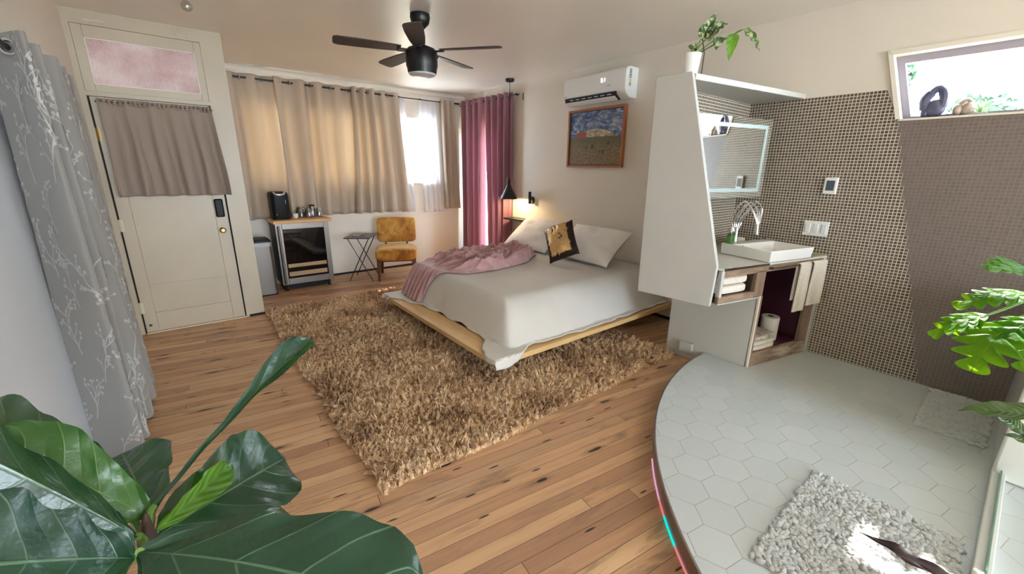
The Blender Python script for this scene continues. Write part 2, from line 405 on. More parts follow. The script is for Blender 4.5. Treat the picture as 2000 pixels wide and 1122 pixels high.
def painting():
    t = NT('painted_landscape'); u = t.n('TexCoord').outputs['UV']; x, y, z = t.xyz(u)
    sw = t.noise(t.vec(t.math('MULTIPLY', x, 3.0), t.math('MULTIPLY', y, 5.0)), 1.3, 5, .6, 2.2)
    sky = t.ramp(sw, [(.3, lin((36, 58, 104))), (.46, lin((70, 94, 138))), (.58, lin((150, 160, 178))), (.7, lin((206, 206, 204)))])
    fn = t.noise(t.vec(t.math('MULTIPLY', x, 20.0), t.math('MULTIPLY', y, 46.0)), 1.2, 5, .7, 1.0)
    field = t.ramp(fn, [(.3, lin((58, 50, 34))), (.48, lin((112, 92, 58))), (.6, lin((146, 122, 74))), (.74, lin((178, 154, 104)))])
    green = t.mix(fn, lin((66, 66, 40)), lin((122, 108, 64)))
    field = t.mix(t.ramp(t.math('ADD', y, t.math('MULTIPLY', sw, .1)), [(.36, (0, 0, 0, 1)), (.5, (1, 1, 1, 1))]), field, green)
    hx = t.math('DIVIDE', t.math('SUBTRACT', x, .52), .44); hill = t.math('ADD', .47, t.math('MULTIPLY', .2, t.math('SUBTRACT', 1.0, t.math('POWER', t.math('ABSOLUTE', hx), 2.2))))
    inh = t.math('LESS_THAN', y, hill); hc = t.mix(t.ramp(t.noise(u, 14, 4), [(.4, (0, 0, 0, 1)), (.6, (1, 1, 1, 1))]), lin((134, 122, 92)), lin((206, 192, 166)))
    c = t.mix(inh, sky, hc)
    inf = t.math('LESS_THAN', y, t.math('ADD', .5, t.math('MULTIPLY', t.noise(t.vec(t.math('MULTIPLY', x, 5.0)), 1.0, 2), .05)))
    c = t.mix(inf, c, field)
    def rect(x0, x1, y0, y1):
        return t.math('MULTIPLY', t.math('MULTIPLY', t.math('GREATER_THAN', x, x0), t.math('LESS_THAN', x, x1)), t.math('MULTIPLY', t.math('GREATER_THAN', y, y0), t.math('LESS_THAN', y, y1)))
    c = t.mix(t.math('MULTIPLY', rect(.14, .34, .51, .62), t.math('LESS_THAN', t.math('ADD', y, t.math('MULTIPLY', t.math('ABSOLUTE', t.math('SUBTRACT', x, .25)), .5)), .66)), c, lin((160, 62, 52)))
    for r_ in ((.45, .49, .3, .38), (.61, .63, .21, .27), (.66, .69, .21, .28), (.52, .535, .5, .57), (.33, .36, .3, .34), (.75, .79, .38, .42)): c = t.mix(rect(*r_), c, lin((44, 34, 28)))
    return t.end(t.pbr(c, .5, Normal=t.bump(sw, .3, .004)))
paintm = painting()

def leaf_mat(name, dark, light, vein, nv=7.0, slant=1.2, trans=.3, tcol=(120, 170, 40), rough=.32, variegate=None, coat=.3):
    t = NT(name); uv = t.n('TexCoord').outputs['UV']; u, v, _ = t.xyz(uv)
    a = t.math('ABSOLUTE', t.math('SUBTRACT', t.math('MULTIPLY', v, 2.0), 1.0))
    ph = t.math('SUBTRACT', t.math('MULTIPLY', u, nv), t.math('MULTIPLY', t.math('POWER', a, 1.3), slant))
    d = t.math('ABSOLUTE', t.math('SUBTRACT', t.math('FRACT', t.math('ADD', ph, 10.0)), .5))
    side = t.ramp(d, [(.012, (1, 1, 1, 1)), (.034, (0, 0, 0, 1))]); mid = t.ramp(a, [(.014, (1, 1, 1, 1)), (.03, (0, 0, 0, 1))])
    ve = t.math('MAXIMUM', t.math('MULTIPLY', side, .55), t.math('MULTIPLY', mid, .8))
    base = t.mix(t.noise(t.obj(), 9, 3), lin(dark), lin(light))
    if variegate: base = t.mix(t.ramp(t.noise(t.obj(), 34, 3, .6), [(.52, (0, 0, 0, 1)), (.58, (1, 1, 1, 1))]), base, lin(variegate))
    col = t.mix(t.math('MULTIPLY', ve, .8), base, lin(vein))
    nm = t.bump(t.math('ADD', t.math('SUBTRACT', t.math('MULTIPLY', d, 1.0), t.math('MULTIPLY', ve, .3)), t.math('MULTIPLY', t.noise(t.obj(), 60, 3), .5)), .5, .01)
    sh = t.pbr(col, rough, Normal=nm, Coat_Weight=coat, Coat_Roughness=.25, Specular_IOR_Level=.5 if coat else .2); tr = t.n('BsdfTranslucent', {0: lin(tcol)}).outputs[0]
    return t.end(t.n('MixShader', {0: trans, 1: sh, 2: tr}).outputs[0])
fiddlem = leaf_mat('fiddle_leaf', (18, 48, 38), (32, 70, 54), (98, 132, 106), 4.6, 1.1, .10, (90, 190, 20), .30)
philom = leaf_mat('philodendron_leaf', (44, 98, 26), (70, 128, 36), (120, 164, 70), 5, 2.2, .42, (160, 205, 16), .5, None, 0)
calam = leaf_mat('calathea_leaf', (66, 92, 56), (92, 116, 78), (70, 84, 60), 12, 2.5, .2, (110, 140, 60), .3)
variem = leaf_mat('variegated_leaf', (40, 74, 40), (70, 106, 58), (120, 150, 90), 6, 1.6, .25, (120, 170, 60), .35, (206, 208, 170))
brightleaf = leaf_mat('bright_leaf', (84, 140, 40), (110, 164, 56), (150, 190, 90), 6, 1.6, .4, (150, 210, 50), .35)
outleaf = M('outdoor_foliage', (34, 62, 46), .6, (52, 84, 60), 3, trans=.2, tcol=(60, 90, 50))

# ------------------------------------------------------------------ room shell
CEIL = 2.64; XR = 3.85; YB = 6.11; YD = 4.85; YR = -6.5; XP = .52
def xl(y): return -.58 + (y - 2.85) * .05
def xo(y, off): return xl(y) + off
struct('floor', MB().box(-1.25, 4.02, YR - .1, 6.25, -.06, 0), floorm, flat=True)
struct('ceiling', MB().box(-1.25, 4.02, YR - .1, 6.25, CEIL, CEIL + .1), ceilm, flat=True)
struct('wall_left', MB().prism([(xl(YR), YR, 0), (xl(5.1), 5.1, 0), (xl(5.1) - .12, 5.1, 0), (xl(YR) - .12, YR, 0)], (0, 0, CEIL)), paint, flat=True)
# wall with the entry door and the transom
XD0, XD1, XD2, XD3 = -.43, .345, .372, XP
w = MB(); T = YD + .12
w.box(xl(YD) - .02, XD0 - .012, YD, T, 0, CEIL); w.box(XD1 + .012, XD3, YD, T, 0, CEIL)
w.box(XD0 - .012, XD1 + .012, YD, T, 2.54, CEIL); w.box(XD0 - .012, XD1 + .012, YD, T, 2.03, 2.062)
struct('wall_entry', w, doorm, flat=True)
struct('wall_alcove', MB().box(XP - .1, XP, T, YB, 0, CEIL), paint, flat=True)
# back wall with three openings
def wall_holes(axis, p0, p1, a0, a1, holes, z1=CEIL):
    m = MB(); hs = sorted(holes); cur = a0
    def bx(u0, u1, z0_, z1_):
        if u1 - u0 < 1e-4 or z1_ - z0_ < 1e-4: return
        if axis == 'x': m.box(u0, u1, p0, p1, z0_, z1_)
        else: m.box(p0, p1, u0, u1, z0_, z1_)
    for (u0, u1, zz0, zz1) in hs:
        bx(cur, u0, 0, z1); bx(u0, u1, 0, zz0); bx(u0, u1, zz1, z1); cur = u1
    bx(cur, a1, 0, z1); return m
BW = [(.74, 1.27, 1.295, 2.25), (1.42, 2.46, 1.295, 2.25), (2.72, 3.27, 1.30, 2.24)]
struct('wall_back', wall_holes('x', YB, YB + .12, XP - .1, 3.97, BW), paint, flat=True)
# right wall: the door glazing behind the mauve curtain, then the strip window with a slanted end
m = wall_holes('y', XR, XR + .14, 1.0, YB + .12, [(5.05, 5.92, .08, 2.2)])
zt, zb, yt, yb, ye = 2.262, 1.86, .805, .69, -1.5
m.box(XR, XR + .14, YR, 1.0, zt, CEIL); m.box(XR, XR + .14, YR, 1.0, 0, zb); m.box(XR, XR + .14, YR, ye, zb, zt)
m.prism([(XR, 1.0, zb), (XR, yb, zb), (XR, yt, zt), (XR, 1.0, zt)], (.14, 0, 0))
struct('wall_right', m, paint, flat=True)
struct('wall_rear', wall_holes('x', YR - .1, YR, -1.25, 4.0, [(-.2, 2.9, .12, 2.52)]), paint, flat=True)  # opening added behind the camera, sized to spread daylight through the room
# mosaic facing on the right wall and behind the vanity
MX = XR - .008
struct('wall_mosaic', MB().prism([(MX, 1.66, .1), (MX, 1.66, 2.055), (MX, .795, 2.05), (MX, yb + .012, zb - .004), (MX, -1.6, zb - .004), (MX, -1.6, .1)], (.008, 0, 0)), mosR, flat=True)
# the partition that carries the mirror
struct('wall_partition', MB().box(2.645, XR, 1.662, 1.74, .655, 2.045).box(3.15, XR, 1.662, 1.735, 0, .655), whitem, flat=True)
struct('wall_mosaic.001', MB().box(2.65, MX, 1.654, 1.662, .9, 2.04), mosB, flat=True)
# cornice, baseboards
struct('trim_cornice', MB().box(XP, XR, YB - .028, YB, 2.575, 2.625), paint, bevel=.008)
struct('baseboard_back', MB().box(1.46, XR, YB - .012, YB, 0, .028), darkslot, flat=True)
struct('baseboard_entry', MB().box(XD2 + .01, XP + .005, YD - .012, YD, 0, .022), darkslot, flat=True)
struct('baseboard_right', MB().box(XR - .012, XR, 1.75, 4.9, 0, .03), darkslot, flat=True)
struct('trim_window_side', MB().box(3.655, 3.835, YB - .022, YB, 1.28, 2.47), trimw, bevel=.004)
# raised bathroom floor: a disc segment with hexagon tile and a metal rim
cx, cy, rr = 3.093, -.84, 2.246
a0 = math.acos((XR - cx) / rr); PR = -2.2; a1 = pi + math.asin((cy - PR) / rr)
arc = [(cx + rr * cos(a0 + (a1 - a0) * i / 90), cy + rr * sin(a0 + (a1 - a0) * i / 90)) for i in range(91)]
struct('floor_platform', MB().prism([(x, y, 0) for x, y in arc] + [(arc[-1][0], PR, 0), (XR, PR, 0)], (0, 0, .1)), hexm, flat=True)
rim = MB()
vis = [p for p in arc if p[0] < 3.12]
def offr(p, d):
    r_ = hypot(p[0] - cx, p[1] - cy); return (cx + (p[0] - cx) * (r_ + d) / r_, cy + (p[1] - cy) * (r_ + d) / r_)
rm = rim.grid(lambda u, v: (lambda p, q: (q[0], q[1], [.022, .1005, .1005, .022][int(round(v * 3))]))(vis[int(round(u * (len(vis) - 1)))], offr(vis[int(round(u * (len(vis) - 1)))], [.005, .005, -.004, -.004][int(round(v * 3))])), len(vis) - 1, 3)
riserm = M('brushed_rim_metal', (150, 136, 132), .35, Metallic=.8)
struct('trim_platform_rim', rim, riserm, angle=50)
def led_mat():
    t = NT('led_light'); x, y, z = t.xyz(t.pos())
    cy_ = t.math('MULTIPLY', t.math('GREATER_THAN', y, .62), t.math('LESS_THAN', y, .735))
    far = t.math('GREATER_THAN', y, .80)
    c = t.mix(cy_, lin((255, 150, 150)), lin((20, 230, 220))); c = t.mix(far, c, lin((255, 190, 220)))
    return t.end(t.n('Emission', {0: c, 1: t.n('Mix', {0: cy_, 2: .55, 3: .8}).outputs[0]}).outputs[0])
lv = [p for p in vis if p[1] < 1.0]
one('led_strip', 'thin colour-changing LED strip glowing along the foot of the round tiled platform', 'light strip',
    MB().tube([(*offr(p, .008), .009) for p in lv], .0042, 6), led_mat())

# ------------------------------------------------------------------ windows (structure)
def window(name, x0, x1, z0, z1, y, mull=0):
    f = MB(); t = .035
    f.box(x0, x0 + t, y, y + .06, z0, z1); f.box(x1 - t, x1, y, y + .06, z0, z1)
    f.box(x0 + t, x1 - t, y, y + .06, z1 - t, z1); f.box(x0 + t, x1 - t, y, y + .06, z0, z0 + t)
    if mull: f.box((x0 + x1) / 2 - .018, (x0 + x1) / 2 + .018, y, y + .06, z0 + t, z1 - t)
    o = struct(name, f, trimw, flat=True)
    part('window_pane', MB().box(x0 + t, x1 - t, y + .028, y + .032, z0 + t, z1 - t), pane, o, flat=True)
    return o
for i, (a, b, c, d) in enumerate(BW): window('window_%d' % (i + 2), a, b, c, d, YB + .03, mull=(i == 1))
struct('trim_sill', MB().box(2.66, 3.33, YB - .03, YB + .03, 1.275, 1.298), trimw, bevel=.004)
so_ = thing('scroll_ornament', 'small wire ornament of looped rings on the sill of the bright back window', 'ornament', (2.90, YB - .005, 1.2985))
for x in (2.83, 2.895, 2.96):
    m = MB(); m.tube([(x + .026 * cos(2 * pi * k / 16), YB - .005, 1.3275 + .026 * sin(2 * pi * k / 16)) for k in range(16)], .003, 6, closed=True); part('ring', m, greyp, so_)
part('base_wire', MB().tube([(2.79, YB - .005, 1.3015), (3.0, YB - .005, 1.3015)], .003, 6), greyp, so_)
for x in (2.82, 2.95): part('sprig', MB().tube([(x, YB - .005, 1.302), (x + .01, YB - .003, 1.37), (x + .03, YB - .002, 1.42)], [.002, .002, .001], 5), stemg, so_)
# strip window
f = MB(); X0, X1 = XR + .075, XR + .135
sl = (yt - yb) / (zt - zb)
def ys(z, d=0): return yb + (z - zb) * sl - d
f.prism([(X0, ye, zt - .045), (X0, ys(zt - .045, .0), zt - .045), (X0, ys(zt), zt), (X0, ye, zt)], (.06, 0, 0))
f.prism([(X0, ye, zb), (X0, ye, zb + .02), (X0, ys(zb + .02), zb + .02), (X0, ys(zb), zb)], (.06, 0, 0))
f.prism([(X0, ys(zb + .02), zb + .02), (X0, ys(zb + .02, .04), zb + .02), (X0, ys(zt - .045, .04), zt - .045), (X0, ys(zt - .045), zt - .045)], (.06, 0, 0))
f.box(X0, X1, ye, ye + .04, zb + .02, zt - .045)
w5 = struct('window_5', f, M('grey_window_frame', (150, 146, 160), .4), flat=True)
part('window_pane', MB().prism([(X0 + .03, ye, zb), (X0 + .03, ys(zb), zb), (X0 + .03, ys(zt), zt), (X0 + .03, ye, zt)], (.004, 0, 0)), pane, w5, flat=True)
tr = MB(); TX = XR - .014
tr.prism([(TX, ye, zt), (TX, ys(zt, -.002), zt), (TX, ys(zt + .028, -.03), zt + .028), (TX, ye, zt + .028)], (.02, 0, 0))
tr.prism([(TX, ys(zb), zb), (TX, ys(zb, -.026), zb), (TX, ys(zt + .028, -.026), zt + .028), (TX, ys(zt), zt)], (.02, 0, 0))
struct('trim_strip_window', tr, trimw, flat=True)
struct('trim_strip_sill', MB().prism([(TX, ye, zb - .012), (TX, ys(zb - .012, -.02), zb - .012), (TX, ys(zb), zb), (TX, ye, zb)], (.09, 0, 0)), trimw, flat=True)
# door glazing behind the mauve curtain, unseen rear window added for fill daylight
def frame_y(name, x, y0, y1, z0, z1):
    f = MB(); t = .06
    f.box(x, x + .06, y0, y0 + t, z0, z1); f.box(x, x + .06, y1 - t, y1, z0, z1); f.box(x, x + .06, y0 + t, y1 - t, z1 - t, z1); f.box(x, x + .06, y0 + t, y1 - t, z0, z0 + .2)
    o = struct(name, f, trimw, flat=True); part('window_pane', MB().box(x + .028, x + .032, y0 + t, y1 - t, z0 + .2, z1 - t), pane, o, flat=True)
frame_y('window_6', XR + .04, 5.05, 5.92, .08, 2.2)
o = window('window_7', -.2, 2.9, .12, 2.52, YR - .08, 1)

# ------------------------------------------------------------------ entry door and transom
DY = YD + .012
d = MB(); d.box(XD0, XD1, DY + .012, DY + .04, .012, 2.028)
d.box(XD0, XD0 + .09, DY, DY + .012, .012, 2.028); d.box(XD1 - .10, XD1, DY, DY + .012, .012, 2.028)
d.box(XD0 + .09, XD1 - .10, DY, DY + .012, .012, .19); d.box(XD0 + .09, XD1 - .10, DY, DY + .012, .455, 1.26); d.box(XD0 + .09, XD1 - .10, DY, DY + .012, 1.94, 2.028)
struct('trim_light_block', MB().box(XD0 - .012, XD1 + .012, DY + .045, DY + .10, 0, 2.062), darkslot, flat=True)  # unseen dark box added behind the door to stop daylight leaking through
door = struct('door_1', d, doorm, bevel=.003)
part('door_glass', MB().box(XD0 + .09, XD1 - .10, DY + .006, DY + .0115, 1.26, 1.94), darkglass, door, label='dark glass behind the short curtain', flat=True)
kp = part('keypad_lock', MB().box(.252, .322, DY - .028, DY, 1.035, 1.205), blackp, door, label='black electronic keypad lock', bevel=.012, seg=3)
part('door_knob', MB().lathe([(0, .058), (.016, .057), (.025, .048), (.027, .04), (.022, .03), (.010, .022), (.010, .006), (.026, .004), (.026, 0)], (.283, DY, .91), 20, (0, -1, 0)), brass, door, label='aged brass knob')
for z in (1.74, 1.0, .25):
    h = MB(); h.box(XD0 - .022, XD0 + .018, DY - .004, DY - .0005, z - .05, z + .05); h.tube([(XD0 - .002, DY - .008, z - .052), (XD0 - .002, DY - .008, z + .052)], .007, 8)
    part('hinge', h, ivory if z < 1.5 else brass, door)
part('door_stop', MB().lathe([(0, .012), (.009, .010), (.012, 0)], (-.395, DY, .075), 12, (0, -1, 0)), stone, door)
# threshold light gap strip and casing line
struct('trim_threshold', MB().box(XD0, XD1 + .01, YD - .006, YD + .05, 0, .011), M('pale_threshold', (214, 196, 170), .5), flat=True)
tf = MB(); tx0, tx1, tz0, tz1 = XD0 - .0115, XD1 + .0115, 2.0625, 2.5395
gx0, gx1, gz0, gz1 = -.378, .307, 2.118, 2.453
tf.box(tx0, gx0, DY - .004, DY + .03, tz0, tz1); tf.box(gx1, tx1, DY - .004, DY + .03, tz0, tz1)
tf.box(gx0, gx1, DY - .004, DY + .03, tz0, gz0); tf.box(gx0, gx1, DY - .004, DY + .03, gz1, tz1)
w1 = struct('window_1', tf, doorm, bevel=.003)
part('window_pane', MB().box(gx0, gx1, DY + .012, DY + .018, gz0, gz1), frost, w1, label='pinkish textured glass', flat=True)
bd = MB()
bd.box(gx0, gx1, DY - .002, DY + .006, gz0, gz0 + .006); bd.box(gx0, gx1, DY - .002, DY + .006, gz1 - .006, gz1); bd.box(gx0, gx0 + .006, DY - .002, DY + .006, gz0, gz1); bd.box(gx1 - .006, gx1, DY - .002, DY + .006, gz0, gz1)
part('glass_bead', bd, trimw, w1, flat=True)
for i, (x, l) in enumerate(((-.30, .11), (.245, .09))):
    h = MB(); h.tube([(x - l / 2, YD - .004, 2.572), (x + l / 2, YD - .004, 2.575)], .006, 8); h.ball((x - l / 2, YD - .006, 2.572), .009, nu=8, nv=6); h.ball((x + l / 2, YD - .006, 2.575), .009, nu=8, nv=6)
    part('transom_catch', h, ivory, w1)

# closet door on the left wall (edge leans with the old wall)
def LW(y, z, off=0): return (xo(y, off), y, z)
cd = MB()
def cdoor(y0b, y0t, y1b, y1t, z0, z1, o0, o1):
    b = [LW(y0b, z0, o0), LW(y1b, z0, o0), LW(y1b, z0, o1), LW(y0b, z0, o1)]
    t = [LW(y0t, z1, o0), LW(y1t, z1, o0), LW(y1t, z1, o1), LW(y0t, z1, o1)]
    return b, t
b, t_ = cdoor(.9, .9, 2.85, 3.058, .02, 2.0, .002, .032); cd.hexa(b, t_)
door2 = struct('door_2', cd, whitedoor, bevel=.003)
def gapy(z): return 2.855 + (z - .02) * .106
for z in (.985, .165):
    y = gapy(z); h = MB()
    h.hexa([LW(y - .03, z - .045, .033), LW(y + .03, z - .045, .033), LW(y + .03, z - .045, .037), LW(y - .03, z - .045, .037)],
           [LW(y - .024, z + .045, .033), LW(y + .036, z + .045, .033), LW(y + .036, z + .045, .037), LW(y - .024, z + .045, .037)])
    h.tube([LW(y + .002, z - .047, .042), LW(y + .01, z + .047, .042)], .006, 8)
    for dz in (-.025, 0, .025): h.box(xo(y, .038), xo(y, .0385) + .001, y - .02, y - .012, z + dz - .004, z + dz + .004)
    part('hinge', h, ivory, door2)

# ------------------------------------------------------------------ curtains
def resample(pts, n):
    L = [0.0]
    for a, b in zip(pts, pts[1:]): L.append(L[-1] + (b - a).length)
    out = []; k = 0
    for i in range(n + 1):
        s = L[-1] * i / n
        while k < len(pts) - 2 and L[k + 1] < s: k += 1
        f = (s - L[k]) / max(1e-9, L[k + 1] - L[k]); out.append(pts[k].lerp(pts[k + 1], f))
    return out
def folds(A, B, nf, amp, ph=0, jit=.3, seed=0, sharp=1.0, n=None):
    """plan line of a hanging cloth between A and B (x, y), nf folds of depth amp"""
    rng = random.Random(seed); A, B = V((*A, 0)), V((*B, 0)); d = B - A; nrm = V((d.y, -d.x, 0)).normalized()
    n = n or int(nf * 14); kn = [rng.uniform(-jit, jit) for _ in range(int(nf * 2) + 4)]; ka = [1 + rng.uniform(-jit, jit) for _ in range(int(nf * 2) + 4)]
    out = []
    for i in range(n + 1):
        u = i / n; q = u * nf * 2; j = int(q); fr = q - j
        p = 2 * pi * nf * u + ph + lerp(kn[j], kn[j + 1], fr); a = amp * lerp(ka[j], ka[j + 1], fr)
        s = sin(p); s = math.copysign(abs(s) ** sharp, s)
        out.append(A + d * u + nrm * a * s)
    return out
def cloth_mb(top, bot, zt, zb, nv=26, wob=.012, seed=0, hem=0):
    n = max(len(top), len(bot)) - 1
    if len(top) != len(bot): top, bot = resample(top, n), resample(bot, n)
    m = MB()
    def f(u, v):
        i = min(n, int(round(u * n))); t = v * v * (3 - 2 * v) * .4 + v * .6
        p = top[i].lerp(bot[i], t); k = noise.noise_vector(V((u * 9 + seed, v * 2.2, seed * 3.1)))
        a = wob * v
        return (p.x + k.x * a, p.y + k.y * a, lerp(zt, zb, v) + hem * sin(u * 40 + seed) * v)
    return m.grid(f, n, nv)
def rings(pts, zc, axis, r=.026, t=.006):
    out = []
    for p in pts:
        m = MB(); ax = V(axis).normalized(); a = ax.orthogonal().normalized(); b = ax.cross(a)
        m.tube([V((p[0], p[1], zc)) + r * (a * cos(2 * pi * k / 16) + b * sin(2 * pi * k / 16)) for k in range(16)], t, 6, closed=True); out.append(m)
    return out

ringm = M('satin_nickel_ring', (206, 204, 198), .25, Metallic=.9)
YC = YB - .085; ZROD = 2.497
def curtain(name, label, A, B, nf, amp, zt, zb, m, group=None, seed=0, botA=None, botB=None, ampb=None, ph=0, ring=True, zr=None, sharp=.8, jit=.3, wob=.014, nring=None, rr_=.024):
    top = folds(A, B, nf, amp, ph, jit, seed, sharp); bot = folds(botA or A, botB or B, nf, ampb or amp, ph, jit, seed, sharp)
    cx_, cy_ = (A[0] + B[0]) / 2, (A[1] + B[1]) / 2
    t = thing(name, label, 'curtain', (cx_, cy_, zb), group)
    part('curtain_cloth', cloth_mb(top, bot, zt, zb, seed=seed, wob=wob), m, t, solid=.003)
    if ring:
        d = V((B[0] - A[0], B[1] - A[1], 0)); k = nring or int(nf * 2)
        for i in range(k):
            q = V((*A, 0)) + d * ((i + .5) / k)
            part('grommet', rings([(q.x, q.y)], zr, d, rr_, .006)[0], ringm, t)
    return t
G1 = 'taupe curtains along the back wall'
curtain('curtain', 'wide taupe curtain hanging behind the black coffee maker, next to the entry post', (.60, YC), (1.15, YC + .03), 2.5, .035, 2.545, .865, taupe, G1, 1, botB=(1.17, YC + .03), ampb=.045, zr=ZROD, jit=.45)
curtain('curtain', 'taupe curtain hanging behind the glass jars and the right half of the steel fridge', (1.10, YC - .03), (2.06, YC + .03), 4, .038, 2.545, .88, taupe, G1, 2, botA=(1.11, YC - .03), botB=(1.99, YC + .03), ampb=.048, zr=ZROD, ph=.6, jit=.45)
curtain('curtain', 'taupe curtain with close deep folds hanging behind the small folding table', (2.02, YC - .04), (2.33, YC - .04), 2.6, .042, 2.545, .885, taupe, G1, 3, botA=(1.955, YC - .04), botB=(2.35, YC - .04), ampb=.06, zr=ZROD, jit=.35)
curtain('curtain', 'taupe curtain hanging above the mustard chair, at the left edge of the bright window', (2.26, YC + .03), (2.69, YC), 2.4, .034, 2.545, .875, taupe, G1, 4, botA=(2.28, YC + .03), botB=(2.78, YC - .03), ampb=.055, zr=ZROD, jit=.4, ph=.9)
curtain('curtain', 'short narrow taupe curtain gathered between the bright window and the mauve curtains', (3.37, YC), (3.62, YC), 2.6, .04, 2.535, .885, taupe, G1, 5, botA=(3.40, YC), botB=(3.70, YC), zr=ZROD, ring=False)
G2 = 'white sheers over the bright window'
YS = YB - .045
curtain('sheer_curtain', 'thin strip of white sheer at the left edge of the bright window', (2.66, YS), (2.80, YS), 2.5, .014, 2.50, .86, sheer, G2, 6, botB=(2.90, YS), zr=ZROD, ring=False)
curtain('sheer_curtain', 'white sheer hanging over the right half of the bright window', (3.02, YS), (3.33, YS), 4, .014, 2.50, .84, sheer, G2, 7, botA=(3.04, YS), botB=(3.40, YS), zr=ZROD, ring=False)
r = thing('curtain_rod', 'long black curtain rod running along the back wall above the windows', 'curtain rod', (2.1, YC, ZROD - .01))
part('rod', MB().tube([(.545, YC, ZROD), (2.70, YC, ZROD)], .011, 10), blackm, r)
part('rod', MB().tube([(2.66, YC + .012, ZROD - .002), (3.40, YC + .012, ZROD - .002)], .0065, 8), blackm, r)
part('finial', MB().lathe([(0, 0), (.013, .002), (.015, .012), (.013, .03), (.008, .034)], (3.372, YC + .012, ZROD - .002), 12, (1, 0, 0)), blackm, r)
part('rod', MB().tube([(3.60, YC, ZROD), (3.70, YC, ZROD)], .012, 10), blackm, r)
for x in (.58, 2.15, 3.05, 3.66):
    part('bracket', MB().tube([(x, YC + (.012 if x > 3 and x < 3.5 else 0), ZROD), (x, YC + .03, ZROD + .012), (x, YB - .002, ZROD + .012)], .005, 6), blackm, r)

# mauve curtains on the right wall by the corner
XC = XR - .09; ZP = 2.475
G3 = 'mauve floor-length curtains'
curtain('curtain', 'mauve full-length curtain nearest the room corner, left of the slit of daylight', (XC, 6.02), (XC, 5.42), 3.6, .052, 2.535, .03, mauve, G3, 11, ampb=.062, zr=ZP, sharp=.7, botB=(XC, 5.44), nring=7)
curtain('curtain', 'mauve full-length curtain behind the black cone pendant', (XC, 5.36), (XC, 4.76), 4, .052, 2.525, .03, mauve, G3, 12, ampb=.062, botA=(XC, 5.28), zr=ZP, sharp=.7, nring=8)
r = thing('curtain_rod', 'short black curtain rod with a curved end bracket above the mauve curtains', 'curtain rod', (XC, 5.4, ZP - .01))
part('rod', MB().tube([(XC, 6.07, ZP), (XC, 4.66, ZP)], .011, 10), blackm, r)
part('finial', MB().ball((XC, 4.645, ZP), .018, nu=12, nv=8), blackm, r)
part('bracket', MB().tube(spline([(XC, 4.70, ZP), (XC + .02, 4.70, ZP + .02), (XR - .002, 4.70, ZP + .02)], 5), .006, 6), blackm, r)
part('bracket', MB().tube([(XR - .004, 4.62, ZP + .03), (XR - .004, 4.62, ZP - .06)], .006, 6), blackm, r)
part('bracket', MB().tube([(XC, 5.40, ZP), (XC + .02, 5.40, ZP + .015), (XR - .002, 5.40, ZP + .015)], .006, 6), blackm, r)

# short curtain on the entry door
t = thing('door_curtain', 'short gathered taupe curtain covering the glass of the white entry door', 'curtain', (0, 4.80, 1.24))
top = folds((-.385, 4.815), (.358, 4.815), 5, .012, .5, .5, 22, 1.0, n=240); bot = folds((-.385, 4.80), (.408, 4.785), 5, .042, .5, .5, 22, .65, n=240)
part('curtain_cloth', cloth_mb(top, bot, 1.985, 1.245, nv=30, wob=.02, seed=22), taupe2, t, solid=.003)
top2 = folds((-.385, 4.815), (.358, 4.815), 24, .012, 0, .6, 23, 1.0, n=260)
part('ruffle_heading', cloth_mb(top2, top2, 2.012, 1.965, nv=4, wob=.012, seed=23), taupe2, t, solid=.003)
rod = one('door_curtain_rod', 'thin rod carrying the short curtain on the white entry door', 'curtain rod', MB().tube([(-.40, 4.858, 1.99), (-.395, 4.818, 1.988), (.36, 4.818, 1.988), (.365, 4.858, 1.99)], .006, 8), brass)

# grey printed curtain at the closet
plan = [(-.555, 2.80), (-.47, 2.72), (-.395, 2.63), (-.352, 2.60), (-.36, 2.66), (-.46, 2.80), (-.40, 2.83), (-.345, 2.84), (-.385, 2.93), (-.46, 3.01), (-.39, 3.06), (-.33, 3.10),
        (-.345, 3.19), (-.45, 3.24), (-.385, 3.32), (-.338, 3.37), (-.37, 3.45), (-.46, 3.50), (-.40, 3.58), (-.355, 3.66), (-.375, 3.70)]
bot = resample(spline([(x, y, 0) for x, y in plan], 8), 260)
topp = resample(spline([(x * .75 - .43 * .25 + (.0 if i else -.0), y, 0) for i, (x, y) in enumerate(plan)], 8), 260)
ZT, ZB_ = 2.0, .02
def gc(u, v):
    q = u * 260; i = min(259, int(q)); fr = q - i; t = min(1, v * 1.15); t = t * t * (3 - 2 * t) * .35 + t * .65
    a = topp[i].lerp(topp[i + 1], fr); b_ = bot[i].lerp(bot[i + 1], fr); p = a.lerp(b_, t)
    k = noise.noise_vector(V((u * 8, v * 2.5, 4.4))) * .022 * v
    return V((p.x + k.x, p.y + k.y, lerp(ZT, ZB_, v)))
m = MB(); m.grid(gc, 260, 40)
LEN = 2.6
m.mi = 1; rng = random.Random(5)
